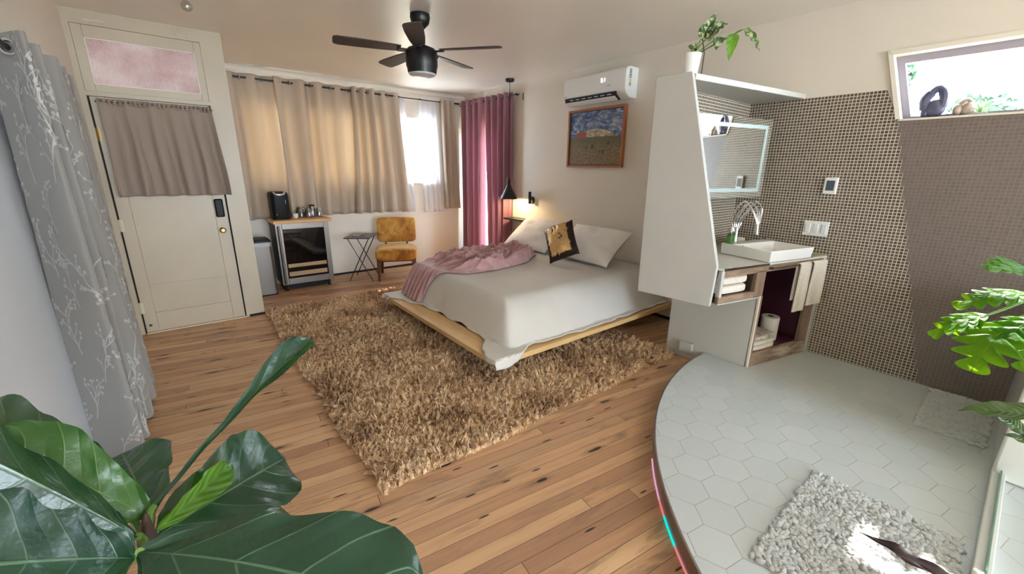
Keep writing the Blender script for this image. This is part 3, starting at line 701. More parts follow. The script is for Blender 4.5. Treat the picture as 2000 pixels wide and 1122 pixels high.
def ribbon(pts, w):
    rows = []
    for k, (s, z) in enumerate(pts):
        a = pts[max(0, k - 1)]; b_ = pts[min(len(pts) - 1, k + 1)]; dx, dz = b_[0] - a[0], b_[1] - a[1]; L = hypot(dx, dz) or 1
        nx, nz = -dz / L, dx / L; ww = w * (1 - .4 * k / len(pts)); rows.append(((s + nx * ww, z + nz * ww), (s - nx * ww, z - nz * ww)))
    def P(s, z, sgn):
        u = min(.999, max(.001, s / LEN)); v = min(.999, max(.001, (ZT - z) / (ZT - ZB_)))
        p = gc(u, v); du = gc(min(1, u + .002), v) - gc(max(0, u - .002), v); n_ = du.cross(V((0, 0, 1)))
        n_ = n_.normalized() if n_.length > 1e-9 else V((0, 1, 0)); return p + n_ * sgn * .0032
    for sgn in (1, -1):
        ids = [(m.add(P(*a, sgn)), m.add(P(*b_, sgn))) for a, b_ in rows]
        for (a, b_), (c, d_) in zip(ids, ids[1:]): m.face((a, b_, d_, c))
def twig(s, z, ang, L, w, depth):
    pts = [(s, z)]; n = max(3, int(L / .018))
    for i in range(n):
        ang += rng.uniform(-.22, .22); s += cos(ang) * L / n; z += sin(ang) * L / n; pts.append((s, z))
        if depth > 0 and i > 0 and rng.random() < .55: twig(s, z, ang + rng.choice((-1, 1)) * rng.uniform(.45, .9), L * rng.uniform(.3, .5), w * .75, depth - 1)
    ribbon(pts, w)
    if depth <= 1:
        for k in range(5):
            a = 2 * pi * k / 5 + rng.random(); ribbon([(s, z), (s + cos(a) * .006, z + sin(a) * .006), (s + cos(a) * .009, z + sin(a) * .009)], .0042)
for row in range(10):
    for colu in range(11):
        s = colu * .24 + (row % 2) * .12 + rng.uniform(-.04, .04); z = .05 + row * .195 + rng.uniform(-.03, .03)
        if s > LEN - .05: continue
        twig(s, z, pi / 2 - rng.choice((-1, 1)) * rng.uniform(.1, .6), rng.uniform(.16, .25), .0040, 2)
t = thing('printed_curtain', 'long grey curtain printed with pale branches hanging at the closet beside the white door', 'curtain', (-.43, 3.1, 0))
part('curtain_cloth', m, [greyc, greypat], t)
for y in (2.64, 2.92, 3.20, 3.45):
    part('grommet', rings([(-.43, y + .02)], 1.945, (.25, 1, 0), .026, .007)[0], ringm, t)
r = thing('curtain_rod', 'black rod carrying the grey printed curtain at the closet', 'curtain rod', (-.43, 3.0, 1.93))
part('rod', MB().tube([(-.44, 1.9, 1.945), (-.43, 3.74, 1.945)], .011, 8), blackm, r)
for y in (2.0, 3.72): part('bracket', MB().tube([(-.43, y, 1.945), (xl(y), y, 1.945)], .007, 6), blackm, r)

# ------------------------------------------------------------------ ceiling fan, bulb, pendant, sconce
FX, FY = 1.664, 3.248
t = thing('ceiling_fan', 'black five-bladed ceiling fan with a round light on its underside', 'fan', (FX, FY, 2.21))
part('canopy', MB().lathe([(0, 2.638), (.072, 2.638), (.076, 2.615), (.066, 2.575), (.036, 2.545), (.022, 2.535), (0, 2.535)], (FX, FY, 0), 28), blackm, t)
part('downrod', MB().lathe([(0, 2.56), (.02, 2.56), (.02, 2.44), (.034, 2.43), (.04, 2.40), (0, 2.40)], (FX, FY, 0), 20), blackm, t)
part('motor_housing', MB().lathe([(0, 2.425), (.055, 2.42), (.105, 2.40), (.122, 2.375), (.122, 2.28), (.116, 2.262), (.110, 2.225), (.0, 2.225)], (FX, FY, 0), 32), blackm, t)
part('light_lens', MB().lathe([(.104, 2.226), (.10, 2.214), (.07, 2.203), (0, 2.199)], (FX, FY, 0), 32), M('opal_lens', (190, 188, 184), .35), t, label='pale round light lens')
bladem = wood('dark_blade', (44, 36, 34), (60, 50, 46), 'x', .45)
for k in range(5):
    an = radians(166 - 72 * k); ex = V((cos(an), sin(an), 0)); ey = V((-sin(an), cos(an), 0)); tz = V((0, 0, 1)); e2 = (ey * cos(radians(10)) + tz * sin(radians(10)))
    b = MB(); C0 = V((FX, FY, 2.385)); out = []
    for r_, w_ in ((.16, .045), (.3, .058), (.5, .066), (.61, .064), (.635, .052), (.64, .03)): out.append((r_, w_))
    P = [C0 + ex * r_ + e2 * w_ for r_, w_ in out] + [C0 + ex * r_ - e2 * w_ for r_, w_ in reversed(out)]
    b.prism(P, V((0, 0, .009)))
    bl = part('blade', b, bladem, t, bevel=.003)
    part('blade_arm', MB().obox(C0 + ex * .13 + V((0, 0, -.006)), ex * .05, e2 * .024, V((0, 0, .006))), blackm, bl, bevel=.003)
t = thing('ceiling_bulb', 'bare clear light bulb in a white holder on the ceiling near the entry door', 'light bulb', (.26, 4.02, 2.545))
part('bulb_holder', MB().lathe([(0, 2.639), (.05, 2.639), (.05, 2.635), (.03, 2.63), (.022, 2.62), (0, 2.62)], (.26, 4.02, 0), 20), plastic, t)
part('bulb_glass', MB().lathe([(.014, 2.622), (.018, 2.612), (.034, 2.59), (.036, 2.577), (.028, 2.56), (.012, 2.551), (0, 2.55)], (.26, 4.02, 0), 20), jarglass, t)

PX, PY = 3.60, 4.60
t = thing('pendant_lamp', 'black cone pendant lamp hanging on a long cord beside the bed, lit', 'lamp', (PX, PY, 1.115))
part('ceiling_rose', MB().lathe([(0, 2.638), (.058, 2.638), (.058, 2.612), (.05, 2.606), (0, 2.606)], (PX, PY, 0), 24), blackm, t)
part('cord', MB().tube([(PX, PY, 2.61), (PX + .002, PY, 2.0), (PX, PY, 1.37)], .0035, 6), blackm, t)
part('lamp_shade', MB().lathe([(.012, 1.40), (.022, 1.398), (.026, 1.37), (.026, 1.31), (.045, 1.27), (.112, 1.15), (.120, 1.118), (.117, 1.118), (.109, 1.15), (.042, 1.268), (.024, 1.30)], (PX, PY, 0), 32), blackm, t)
part('bulb', MB().ball((PX, PY, 1.19), .028, nu=14, nv=10), M('lit_bulb', (255, 220, 170), .4, Emission_Color=lin((255, 190, 110)), Emission_Strength=25.0), t)
SX, SY = XR, 4.37
t = thing('wall_sconce', 'small black tube reading light on a round plate, on the wall above the bed', 'wall light', (SX - .05, SY, 1.06))
part('backplate', MB().lathe([(0, .022), (.046, .022), (.05, .016), (.05, 0)], (SX, SY + .01, 1.105), 24, (-1, 0, 0)), blackm, t)
part('light_tube', MB().lathe([(0, 1.22), (.018, 1.22), (.02, 1.215), (.02, 1.06), (.017, 1.06), (.017, 1.07), (0, 1.07)], (SX - .06, SY, 0), 18), blackm, t)
part('arm', MB().tube([(SX - .02, SY + .01, 1.105), (SX - .05, SY, 1.115)], .007, 8), blackm, t)
t = thing('bedside_shelf', 'thin black floating bedside shelf below the cone pendant', 'shelf', (3.76, 4.56, .80))
part('shelf_board', MB().box(3.66, XR, 4.36, 4.78, .828, .84), blackm, t, bevel=.002)
part('front_lip', MB().box(3.648, 3.66, 4.36, 4.78, .818, .842), blackm, t, bevel=.002)
t = thing('wall_outlet', 'black wall outlet below the bedside shelf', 'outlet', (XR, 4.60, .615))
part('cover_plate', MB().box(XR - .008, XR, 4.545, 4.645, .615, .735), blackp, t, bevel=.003)
for z in (.65, .70): part('socket', MB().box(XR - .011, XR - .008, 4.575, 4.615, z - .016, z + .016), rubber, t, bevel=.003)

# ------------------------------------------------------------------ air conditioner and painting on the bed wall
t = thing('air_conditioner', 'white split air conditioner on the wall above the framed painting', 'air conditioner', (3.75, 3.22, 2.215))
y0, y1 = 2.80, 3.66
prof = [(XR, 2.225), (3.74, 2.222), (3.675, 2.262), (3.652, 2.30), (3.648, 2.34), (3.652, 2.47), (3.672, 2.503), (3.72, 2.515), (XR, 2.515)]
part('body', MB().prism([(x, y0, z) for x, z in prof], (0, y1 - y0, 0)), plastic, t, bevel=.012, seg=3)
part('vent_opening', MB().prism([(3.73, y0 + .11, 2.2215), (3.664, y0 + .11, 2.262), (3.655, y0 + .11, 2.288), (3.646, y0 + .11, 2.29), (3.655, y0 + .11, 2.25), (3.725, y0 + .11, 2.214)], (0, y1 - y0 - .14, 0)), darkslot, t, flat=True)
fl_ = part('louver', MB().prism([(3.644, y0 + .12, 2.246), (3.70, y0 + .12, 2.216), (3.70, y0 + .12, 2.210), (3.640, y0 + .12, 2.241)], (0, y1 - y0 - .16, 0)), plastic, t, bevel=.002)
for k in range(7):
    yy = y0 + .17 + k * .088; part('louver_fin', MB().box(3.648, 3.658, yy, yy + .055, 2.262, 2.272), greyp, t)
lab = MB(); lab.box(3.70, 3.735, y0 - .0015, y0 - .0005, 2.40, 2.49)
part('rating_label', lab, M('printed_label', (214, 214, 206), .6, (70, 70, 70), 120), t, label='printed rating label', flat=True)
part('energy_label', MB().box(3.70, 3.735, y0 - .0015, y0 - .0005, 2.372, 2.394), M('yellow_label', (214, 196, 60), .6), t, label='yellow sticker', flat=True)
part('code_label', MB().box(3.704, 3.733, y0 - .0015, y0 - .0005, 2.33, 2.366), M('code_label_print', (200, 200, 196), .6, (40, 40, 40), 200), t, flat=True)
led = M('led_digits', (255, 255, 255), .4, Emission_Color=(1, 1, 1, 1), Emission_Strength=2.2)
dg = MB()
def digit(segs, yc, zc, h=.034, w_=.018, tk=.005):
    xx = 3.6475
    def seg_(a, b_, c, d_): dg.box(xx - .0015, xx, a, b_, c, d_)
    hw = w_ / 2
    # view is from -x so +y lies to the left
    S = {'a': (yc - hw, yc + hw, zc + h / 2 - tk, zc + h / 2), 'g': (yc - hw, yc + hw, zc - tk / 2, zc + tk / 2), 'd': (yc - hw, yc + hw, zc - h / 2, zc - h / 2 + tk),
         'f': (yc + hw - tk, yc + hw, zc, zc + h / 2), 'b': (yc - hw, yc - hw + tk, zc, zc + h / 2), 'e': (yc + hw - tk, yc + hw, zc - h / 2, zc), 'c': (yc - hw, yc - hw + tk, zc - h / 2, zc)}
    for k in segs: seg_(*S[k])
digit('acdefg', 3.104, 2.415); digit('bc', 3.074, 2.415)
part('display_digits', dg, led, t, label='lit white display digits', flat=True)
part('badge', MB().box(3.6465, 3.648, 3.60, 3.645, 2.305, 2.315), greyp, t, flat=True)
part('badge', MB().box(3.6465, 3.648, 2.985, 3.03, 2.35, 2.358), greyp, t, flat=True)

t = thing('framed_painting', 'painted country landscape with a red barn in a wooden frame below the air conditioner', 'painting', (XR - .02, 3.30, 1.546))
pts = [(2.895, 3.715, 1.546, 2.185)]
a, b, c, d = pts[0]; fr_ = MB(); w_ = .024; x0, x1 = XR - .045, XR - .002
fr_.box(x0, x1, a, a + w_, c, d); fr_.box(x0, x1, b - w_, b, c, d); fr_.box(x0, x1, a + w_, b - w_, c, c + w_); fr_.box(x0, x1, a + w_, b - w_, d - w_, d)
part('frame', fr_, framew, t, bevel=.002)
part('canvas', MB().grid(lambda u, v: (x0 + .012, lerp(b - w_ - .008, a + w_ + .008, u), lerp(c + w_ + .008, d - w_ - .008, v)), 2, 2), paintm, t, flat=True)
part('backing', MB().box(x0 + .016, x1, a + w_, b - w_, c + w_, d - w_), darkslot, t, flat=True)

# ------------------------------------------------------------------ bed
BX0, BX1, BY0, BY1, BZ = 1.555, 3.835, 2.115, 4.16, .20
t = thing('platform_bed', 'low pale pine platform bed frame standing on the shag rug', 'bed', (2.7, 3.1, .03))
part('foot_board', MB().box(BX0, BX0 + .19, BY0, BY1, BZ - .042, BZ), pineY, t, bevel=.004)
part('side_board', MB().box(BX0 + .19, BX1, BY0, BY0 + .19, BZ - .042, BZ), pine, t, bevel=.004)
part('side_board', MB().box(BX0 + .19, BX1, BY1 - .19, BY1, BZ - .042, BZ), pine, t, bevel=.004)
for k in range(9):
    x = BX0 + .25 + k * .235; part('slat', MB().box(x, x + .09, BY0 + .185, BY1 - .185, BZ - .04, BZ - .014), slatm, t, flat=True)
for x0_, x1_, y0_, y1_ in ((BX0 + .35, BX0 + .39, BY0 + .3, BY1 - .3), (BX1 - .12, BX1 - .08, BY0 + .3, BY1 - .3)):
    part('leg_frame', MB().box(x0_, x1_, y0_, y1_, .045 if x0_ < 3 else .0, BZ - .042), slatm, t, flat=True)
part('leg_frame', MB().box(BX0 + .39, BX1 - .12, BY0 + .3, BY0 + .34, .045, BZ - .042), slatm, t, flat=True)
part('leg_frame', MB().box(BX0 + .39, BX1 - .12, BY1 - .34, BY1 - .3, .045, BZ - .042), slatm, t, flat=True)
MX0, MX1, MY0, MY1, MZ = 1.93, 3.82, 2.50, 3.98, .50
one('mattress', 'thick white mattress on the pine platform, hidden under the white bedspread', 'mattress', MB().box(MX0, MX1, MY0, MY1, BZ + .004, MZ), bedw, bevel=.05, seg=4)

# bedspread: cloth coordinates (a, b) = plan position on the mattress top, beyond the edges it runs down to the boards
TOPZ = MZ + .022
def drop(s, out):
    """cloth length s beyond the edge -> (outward, down); rounds over then slopes to the boards"""
    D = TOPZ - (BZ + .012); r = .07; L1 = r * pi / 2 * .8
    sl = sqrt(D * D + out * out)
    if s <= 0: return 0, 0
    if s < sl:
        f = s / sl; e = f * f * (3 - 2 * f) * .55 + f * .45
        return out * (f * .75 + .25 * sqrt(max(0, 1 - (1 - f) ** 2))), D * (e * .55 + .45 * f * f) / 1.0 if f < 1 else D
    return out + (s - sl), D
def cover_pt(a, b_):
    sx = max(0, MX0 - a); syn = max(0, MY0 - b_); syp = max(0, b_ - MY1)
    ox, dx = drop(sx, .19); oyn, dyn = drop(syn, .30); oyp, dyp = drop(syp, .14)
    x = max(a, MX0) - ox; y = min(max(b_, MY0), MY1) - oyn + oyp
    D = TOPZ - (BZ + .012); d = min(D, (dx ** 3 + dyn ** 3 + dyp ** 3) ** (1 / 3)); z = TOPZ - d
    k = noise.noise_vector(V((a * 2.3, b_ * 2.3, 1.7))); k2 = noise.noise_vector(V((a * 7, b_ * 7, 5)))
    f = d / D
    z += (k.z * .010 + k2.z * .003) * (.35 + f * .9)
    if f > .1 and f < .999: x += k.x * .02 * f; y += k.y * .02 * f
    z = max(z, BZ + .006)
    # beyond the boards the cloth hangs
    ex = BX0 - .004 - x; ey = BY0 - .004 - y; ez = y - (BY1 + .004)
    h = max(ex, 0) + max(ey, 0) + max(ez, 0)
    if h > 0:
        if ex > 0: x = BX0 - .005 - .22 * ex
        if ey > 0: y = BY0 - .005 - .22 * ey
        if ez > 0: y = BY1 + .005 + .22 * ez
        z = BZ + .008 - .9 * sqrt(max(ex, 0) ** 2 + max(ey, 0) ** 2 + max(ez, 0) ** 2)
    return V((x, y, z))
FXL = table
def foot_len(b_):   # cloth length past the mattress foot, as a function of b
    return table(b_, [(1.7, .60), (2.10, .575), (2.28, .53), (2.48, .40), (2.8, .36), (3.2, .365), (3.55, .40), (3.8, .46), (3.98, .55), (4.1, .59), (4.5, .60)]) + .012 * sin(b_ * 19)
def right_len(a):
    return table(a, [(1.2, .60), (1.58, .565), (1.74, .51), (1.9, .45), (2.2, .455), (2.6, .475), (3.2, .475), (3.9, .46)]) + .016 * abs(sin(a * 9.5)) + .006 * sin(a * 31)
NB, NA = 150, 150
def cov(u, v):
    # v across (b), u along (a); two passes so the corner keeps its square tip
    b0 = MY0 - .60; b1 = MY1 + .41; b_ = lerp(b0, b1, v); a_min = MX0 - foot_len(b_); a = lerp(a_min, MX1 - .01, u)
    lo = MY0 - right_len(a)
    b_ = lerp(max(lo, b0 - .03), b1, v)
    a_min = MX0 - foot_len(b_); a = lerp(a_min, MX1 - .01, u)
    return cover_pt(a, b_)
cv = one('bedspread', 'white cotton bedspread over the mattress, hanging to the pine boards', 'bedspread', MB().grid(cov, NA, NB), bedw, solid=.006)

# throw blanket bunched along the far side of the bed and falling over the foot
def thr(u, v):
    # u from the foot hem to the pillows, v from the near edge to the far edge
    L = u * 1.66
    if L < .33:
        f = L / .33; a = MX0 - .37 + f * .37
    else: a = MX0 + (L - .33)
    k = max(0, L - .33)
    ynear = table(L, [(0, 3.60), (.2, 3.53), (.33, 3.44), (.45, 3.26), (.8, 3.24), (1.2, 3.30), (1.66, 3.60)])
    yfar = table(L, [(0, 4.00), (.33, 4.02), (.7, 4.03), (1.2, 4.05), (1.66, 4.03)])
    b_ = lerp(ynear, yfar, v)
    p = cover_pt(a, b_)
    n1 = noise.noise(V((L * 2.2, b_ * 9 + L * 3.5, 2.2))); n2 = noise.noise(V((L * 5, b_ * 20 + L * 5, 7.1)))
    bunch = min(1, k / .3)
    edge = min(1, v / .05, (1 - v) / .05, u / .02 + .2, (1 - u) / .03)
    h = (.016 + bunch * (.008 + .085 * max(0, 1 - abs(n1) * 3.4) ** 1.3 + .034 * max(0, 1 - abs(n2) * 3.0))) * edge + (.0 if L > .33 else .012)
    if L < .4:
        w_ = .03 * sin(b_ * 42 + noise.noise(V((b_ * 5, L * 3, 0))) * 2) * max(0, 1 - L / .45); p.x -= abs(w_) + .016; h *= .5
    p.z += max(h, .008) + .008
    return p
one('throw_blanket', 'dusty pink crumpled throw blanket along the far side of the white bed', 'blanket', MB().grid(thr, 170, 130), throwm, solid=.006)

# pillows
def pillow_mb(c, ex, ey, ez, a, b_, h, crease=.02, seed=0, flange=0):
    m = MB(); c = V(c); ex, ey, ez = V(ex).normalized(), V(ey).normalized(), V(ez).normalized()
    def f(u, v):
        x = (u * 2 - 1); y = (v * 2 - 1)
        return x, y
    for sgn in (1, -1):
        def g(u, v, s=sgn):
            x, y = u * 2 - 1, v * 2 - 1
            px = x * (1 - .07 * (1 - abs(y)) ** 0 * (1 - y * y) * abs(x) ** 3) ; py = y * (1 - .07 * (1 - x * x) * abs(y) ** 3)
            k = max(0, (1 - abs(x) ** 2.6) * (1 - abs(y) ** 2.6)); t_ = k ** .55
            n_ = noise.noise(V((x * 2.2 + seed, y * 2.2, seed))) * crease * t_ + noise.noise(V((x * 6 + seed, y * 6, seed + 4))) * crease * .3 * t_
            return c + ex * (px * a) + ey * (py * b_) + ez * (s * (h * t_ + .003) + n_)
        if sgn > 0: m.grid(g, 28, 22)
        else: m.grid(lambda u, v: g(1 - u, v), 28, 22)
    return m
tilt = radians(38)
ez_ = V((-sin(tilt), 0, cos(tilt))); up_ = V((cos(tilt), 0, sin(tilt)))
one('pillow', 'white pillow propped against the wall, on the window side of the bed', 'pillow', pillow_mb((3.51, 3.92, .712), (-.03, 1, 0), up_, ez_, .40, .265, .095, .03, 3), pillw, 'white bed pillows')
one('pillow', 'white pillow propped against the wall, behind the gold and black cushion', 'pillow', pillow_mb((3.51, 3.0, .722), (.03, 1, 0), up_, ez_, .42, .265, .095, .03, 8), pillw, 'white bed pillows')
# flange of the near pillow
one('pillowcase_flap', 'loose open flap of the white pillowcase, on the bathroom side of the bed', 'pillowcase', MB().grid(lambda u, v: V((lerp(3.30, 3.66, v), 2.575 - .075 * u + .015 * sin(v * 9), lerp(.555, .80, v) + (.018 * sin(v * 7 + u * 3) + .05 * u * (v - .5)))), 8, 22), pillw, solid=.005) if False else None
t = thing('sequin_cushion', 'small gold sequin cushion with dark edges leaning on the pillows', 'cushion', (3.17, 3.10, .52))
ct = radians(56); cez = V((-sin(ct), -.25, cos(ct))).normalized(); cex = V((-.25, 1, .12)); cex = (cex - cez * cex.dot(cez)).normalized(); cey = cez.cross(cex)
if cey.z < 0: cey = -cey
ra = radians(-36); ex2 = cex * cos(ra) + cey * sin(ra); ey2 = -cex * sin(ra) + cey * cos(ra)
part('cushion_cover', pillow_mb((3.15, 3.10, .768), ex2, ey2, cez, .17, .215, .088, .02, 5), sequind, t)
pm = MB()
def pf(u, v):
    x, y = (u * 2 - 1) * .66, (v * 2 - 1) * .82; r_ = hypot(x / .66, y / .82)
    k = max(0, (1 - abs(x) ** 2.6) * (1 - abs(y) ** 2.6)) ** .55
    rag = 1 + .2 * noise.noise(V((u * 9, v * 9, 1)))
    return V((3.15, 3.10, .768)) + ex2 * (x * .17 * rag) + ey2 * (y * .215 * rag) + cez * (.088 * k + .016 + .012 * noise.noise(V((u * 3, v * 3, 2))))
part('sequin_panel', pm.grid(pf, 18, 18), sequinm, t, label='gold sequin panel', solid=.002)

# ------------------------------------------------------------------ shag rug and bath mats (pile is hair on one object)
def hair(o, count, length, child, rad, rough=.02, clump=.6, seed=1, m=0, root=.0022, tipr=.0010, brown=.02):
    ps = o.modifiers.new('pile', 'PARTICLE_SYSTEM').particle_system; s = ps.settings
    s.type = 'HAIR'; s.count = count; s.hair_length = length; s.emit_from = 'FACE'; s.use_emit_random = True; s.distribution = 'RAND'
    s.child_type = 'SIMPLE'; s.rendered_child_count = child; s.child_percent = 1; s.child_radius = rad; s.child_roundness = .6
    s.clump_factor = clump; s.roughness_1 = rough; s.roughness_1_size = .6; s.roughness_2 = rough; s.roughness_endpoint = rough * 1.5
    s.brownian_factor = brown; s.factor_random = length * .07; s.tangent_factor = .0
    s.hair_step = 3; s.render_step = 3; s.display_step = 2; ps.seed = seed; s.material = m + 1
    s.root_radius = 1.0; s.tip_radius = .35; s.radius_scale = root; s.length_random = .35
    return ps
rg = MB(); rx0, rx1, ry0, ry1 = .53, 3.06, 1.625, 4.87
rg.grid(lambda u, v: (lerp(rx0, rx1, u) + .012 * sin(v * 23) * (1 if u in (0, 1) else 0), lerp(ry0, ry1, v) + .014 * sin(u * 17) * (1 if v in (0, 1) else 0), .004), 40, 50)
rug = one('shag_rug', 'large tan and brown shag rug on the wooden floor under the bed', 'rug', rg, rugm, flat=True)
hair(rug, 30000, .036, 10, .011, .006, .62, 3, 0, .0058, .001, .012)
def mat_obj(x0, x1, y0, y1, label, z, seed, nx, ny):
    """woven mat with rows of raised tufts, one mesh"""
    b = MB(); b.box(x0, x1, y0, y1, z + .0005, z + .006); rng = random.Random(seed)
    for i in range(nx):
        for j in range(ny):
            if rng.random() < .06: continue
            x = lerp(x0, x1, (i + .5 + (j % 2) * .4) / (nx + .4)) + rng.uniform(-.004, .004); y = lerp(y0, y1, (j + .5) / ny) + rng.uniform(-.004, .004)
            r = rng.uniform(.6, 1.0) * (x1 - x0) / nx; h = rng.uniform(.007, .012) * (1 + .35 * sin(x * 60 + 2 * sin(y * 20))); a = rng.uniform(-1.5, 1.5); x += rng.uniform(-.006, .006); y += rng.uniform(-.006, .006)
            sd = rng.random() * 50
            b.ball((x, y, z + .007), r * 1.2, r * .85, h, 10, 7, 1.0, (V((cos(a), sin(a), 0)), V((-sin(a), cos(a), 0)), V((0, 0, 1))),
                   lambda q_: tuple(c * (1 + .35 * noise.noise(V(q_) * 130 + V((sd, 0, 0))) + .30 * noise.noise(V(q_) * 300 + V((sd, 5, 0)))) for c in q_))
    one('bath_mat', label, 'bath mat', b, tuftm, angle=80)
mat_obj(1.475, 2.215, -.115, .385, 'large white tufted bath mat in the sunlight at the front of the tiled floor', .1, 5, 44, 31)
mat_obj(3.14, 3.80, -.115, .165, 'white bath mat lying farther back against the brown mosaic wall', .1, 6, 36, 15)

# ------------------------------------------------------------------ fridge corner
t = thing('wine_fridge', 'stainless steel glass-door drinks fridge below the taupe curtains', 'fridge', (1.145, 5.8, 0))
f0, f1, fy0, fy1 = .842, 1.447, 5.60, 6.02
part('cabinet', MB().box(f0 + .004, f1 - .004, fy0 + .035, fy1, .075, .845), blackp, t, bevel=.004)
part('kick_plate', MB().box(f0 + .03, f1 - .03, fy0 + .07, fy0 + .09, .015, .075), rubber, t, flat=True)
for x in (f0 + .05, f1 - .05):
    for y in (fy0 + .06, fy1 - .05): part('leveling_foot', MB().lathe([(0, 0), (.02, 0), (.02, .012), (.01, .014), (.01, .08), (0, .08)], (x, y, 0), 12), rubber, t)
dr = MB(); g0, g1, h0, h1 = .915, 1.388, .165, .775; z0, z1 = .085, .845
dr.box(f0, g0, fy0, fy0 + .032, z0, z1); dr.box(g1, f1, fy0, fy0 + .032, z0, z1); dr.box(g0, g1, fy0, fy0 + .032, h1, z1); dr.box(g0, g1, fy0, fy0 + .032, z0, h0)
dd = part('door', dr, steel, t, bevel=.003)
part('door_glass', MB().box(g0, g1, fy0 + .003, fy0 + .008, h0, h1), darkglass, dd, flat=True)
for za, zb2 in ((.19, .245), (.30, .345)): part('shelf_front', MB().box(g0 + .012, g1 - .012, fy0 - .001, fy0 + .0028, za, zb2), fridgewood, t, label='wooden shelf front', flat=True)
hd = MB(); hd.tube([(f0 + .03, fy0 - .045, .10), (f0 + .03, fy0 - .045, .825)], .012, 14)
hb = part('handle', hd, steel, dd)
for z in (.15, .775): part('handle_mount', MB().tube([(f0 + .03, fy0 - .04, z), (f0 + .03, fy0 + .002, z)], .009, 10), steel, hb)
one('butcher_board', 'oak butcher-block board lying on top of the steel fridge', 'wooden board', MB().box(f0 - .02, f1 + .035, fy0 - .045, fy1 - .055, .848, .886), butcher, bevel=.003)
BT = .886
t = thing('coffee_maker', 'tall black single-cup coffee maker on the wooden board, left of the jars', 'coffee maker', (.955, 5.82, BT))
cxm, cym = .955, 5.83
def rrect(hx, hy, r, n=6):
    return [(sx * (hx - r) + r * cos(a), sy * (hy - r) + r * sin(a)) for sx, sy, a0_ in ((1, 1, 0), (-1, 1, 90), (-1, -1, 180), (1, -1, 270)) for a in [radians(a0_ + 90 * k / n) for k in range(n + 1)]]
def loft(secs, c):
    m = MB(); ids = [[m.add((c[0] + x, c[1] + y, z)) for x, y in rrect(hx, hy, r)] for hx, hy, r, z in secs]
    for A_, B_ in zip(ids, ids[1:]):
        n = len(A_)
        for k in range(n): m.face((A_[k], A_[(k + 1) % n], B_[(k + 1) % n], B_[k]))
    m.face(ids[0][::-1]); m.face(ids[-1]); return m
part('body', loft([(.098, .12, .05, BT), (.10, .125, .05, BT + .015), (.10, .125, .05, BT + .24), (.102, .128, .055, BT + .275), (.096, .12, .05, BT + .315), (.08, .10, .05, BT + .328)], (cxm, cym)), blackp, t)
part('lid_band', MB().tube(spline([(cxm - .06, cym - .10, BT + .326), (cxm - .045, cym - .126, BT + .305), (cxm, cym - .134, BT + .298), (cxm + .045, cym - .126, BT + .305), (cxm + .06, cym - .10, BT + .326)], 8), .011, 8), M('satin_silver', (200, 200, 200), .3, Metallic=.8), t, label='silver curved lid handle')
part('button', MB().ball((cxm - .055, cym - .126, BT + .06), .006, nu=8, nv=6), plastic, t)
part('button', MB().box(cxm + .052, cxm + .058, cym - .127, cym - .12, BT + .19, BT + .235), greyp, t, flat=True)
def jar(name, label, cat, x, y, r, h, fill, lidm=None, group=None, glassm=jarglass):
    t = thing(name, label, cat, (x, y, BT), group)
    part('glass_wall', MB().lathe([(0, .001), (r * .95, .001), (r, .01), (r, h * .78), (r * .8, h * .9), (r * .8, h), (r * .76, h), (r * .76, h * .9), (r * .95, h * .76), (r * .95, .012), (0, .008)], (x, y, BT), 20), glassm, t)
    part('contents', MB().lathe([(0, .01), (r * .9, .012), (r * .9, h * .58), (0, h * .6)], (x, y, BT), 16), fill, t)
    if lidm: part('lid', MB().lathe([(r * .7, h), (r * .88, h + .002), (r * .88, h + .024), (0, h + .028)], (x, y, BT), 18), lidm, t)
teaf = M('herbal_tea', (150, 110, 64), .8, (84, 70, 40), 60); pinkp = M('pink_packets', (196, 160, 168), .6, (130, 70, 90), 50); whitep = M('white_packets', (220, 216, 210), .6, (150, 150, 160), 60); brownp = M('brown_packets', (110, 74, 60), .7, (160, 130, 110), 50)
t = thing('stub_cup', 'small white cup standing between the coffee maker and the round jar', 'cup', (1.118, 5.80, BT))
part('cup_body', MB().lathe([(0, 0), (.024, 0), (.032, .02), (.033, .055), (.030, .055), (.029, .02), (0, .006)], (1.118, 5.80, BT), 20), ceramic, t)
part('spoon', MB().tube([(1.118, 5.80, BT + .01), (1.108, 5.81, BT + .10)], [.004, .003], 6), steel, t)
jar('glass_jar', 'wide round glass jar of teas on the wooden board', 'jar', 1.195, 5.85, .058, .13, teaf, None, 'glass jars on the fridge')
jar('glass_jar', 'glass jar of pink packets in the middle of the wooden board', 'jar', 1.272, 5.775, .038, .115, pinkp, None, 'glass jars on the fridge')
jar('glass_jar', 'glass jar with a dark lid towards the right end of the wooden board', 'jar', 1.335, 5.86, .038, .13, whitep, stemd, 'glass jars on the fridge')
jar('glass_jar', 'glass jar of brown packets, rightmost on the wooden board', 'jar', 1.402, 5.81, .038, .115, brownp, None, 'glass jars on the fridge')
t = thing('trash_can', 'tall slim stainless steel trash can between the entry post and the fridge', 'trash can', (.67, 5.72, 0))
part('can_body', loft([(.10, .15, .03, .012), (.10, .15, .03, .60)], (.672, 5.70)), M('dull_steel', (116, 110, 104), .42, Metallic=.9), t)
part('base_ring', loft([(.102, .152, .03, 0), (.102, .152, .03, .014)], (.672, 5.70)), blackp, t)
part('rim_band', loft([(.103, .153, .03, .60), (.103, .153, .03, .645)], (.672, 5.70)), greyp, t)
part('lid', loft([(.10, .15, .03, .645), (.098, .148, .03, .668), (.085, .135, .03, .676)], (.672, 5.70)), blackp, t)

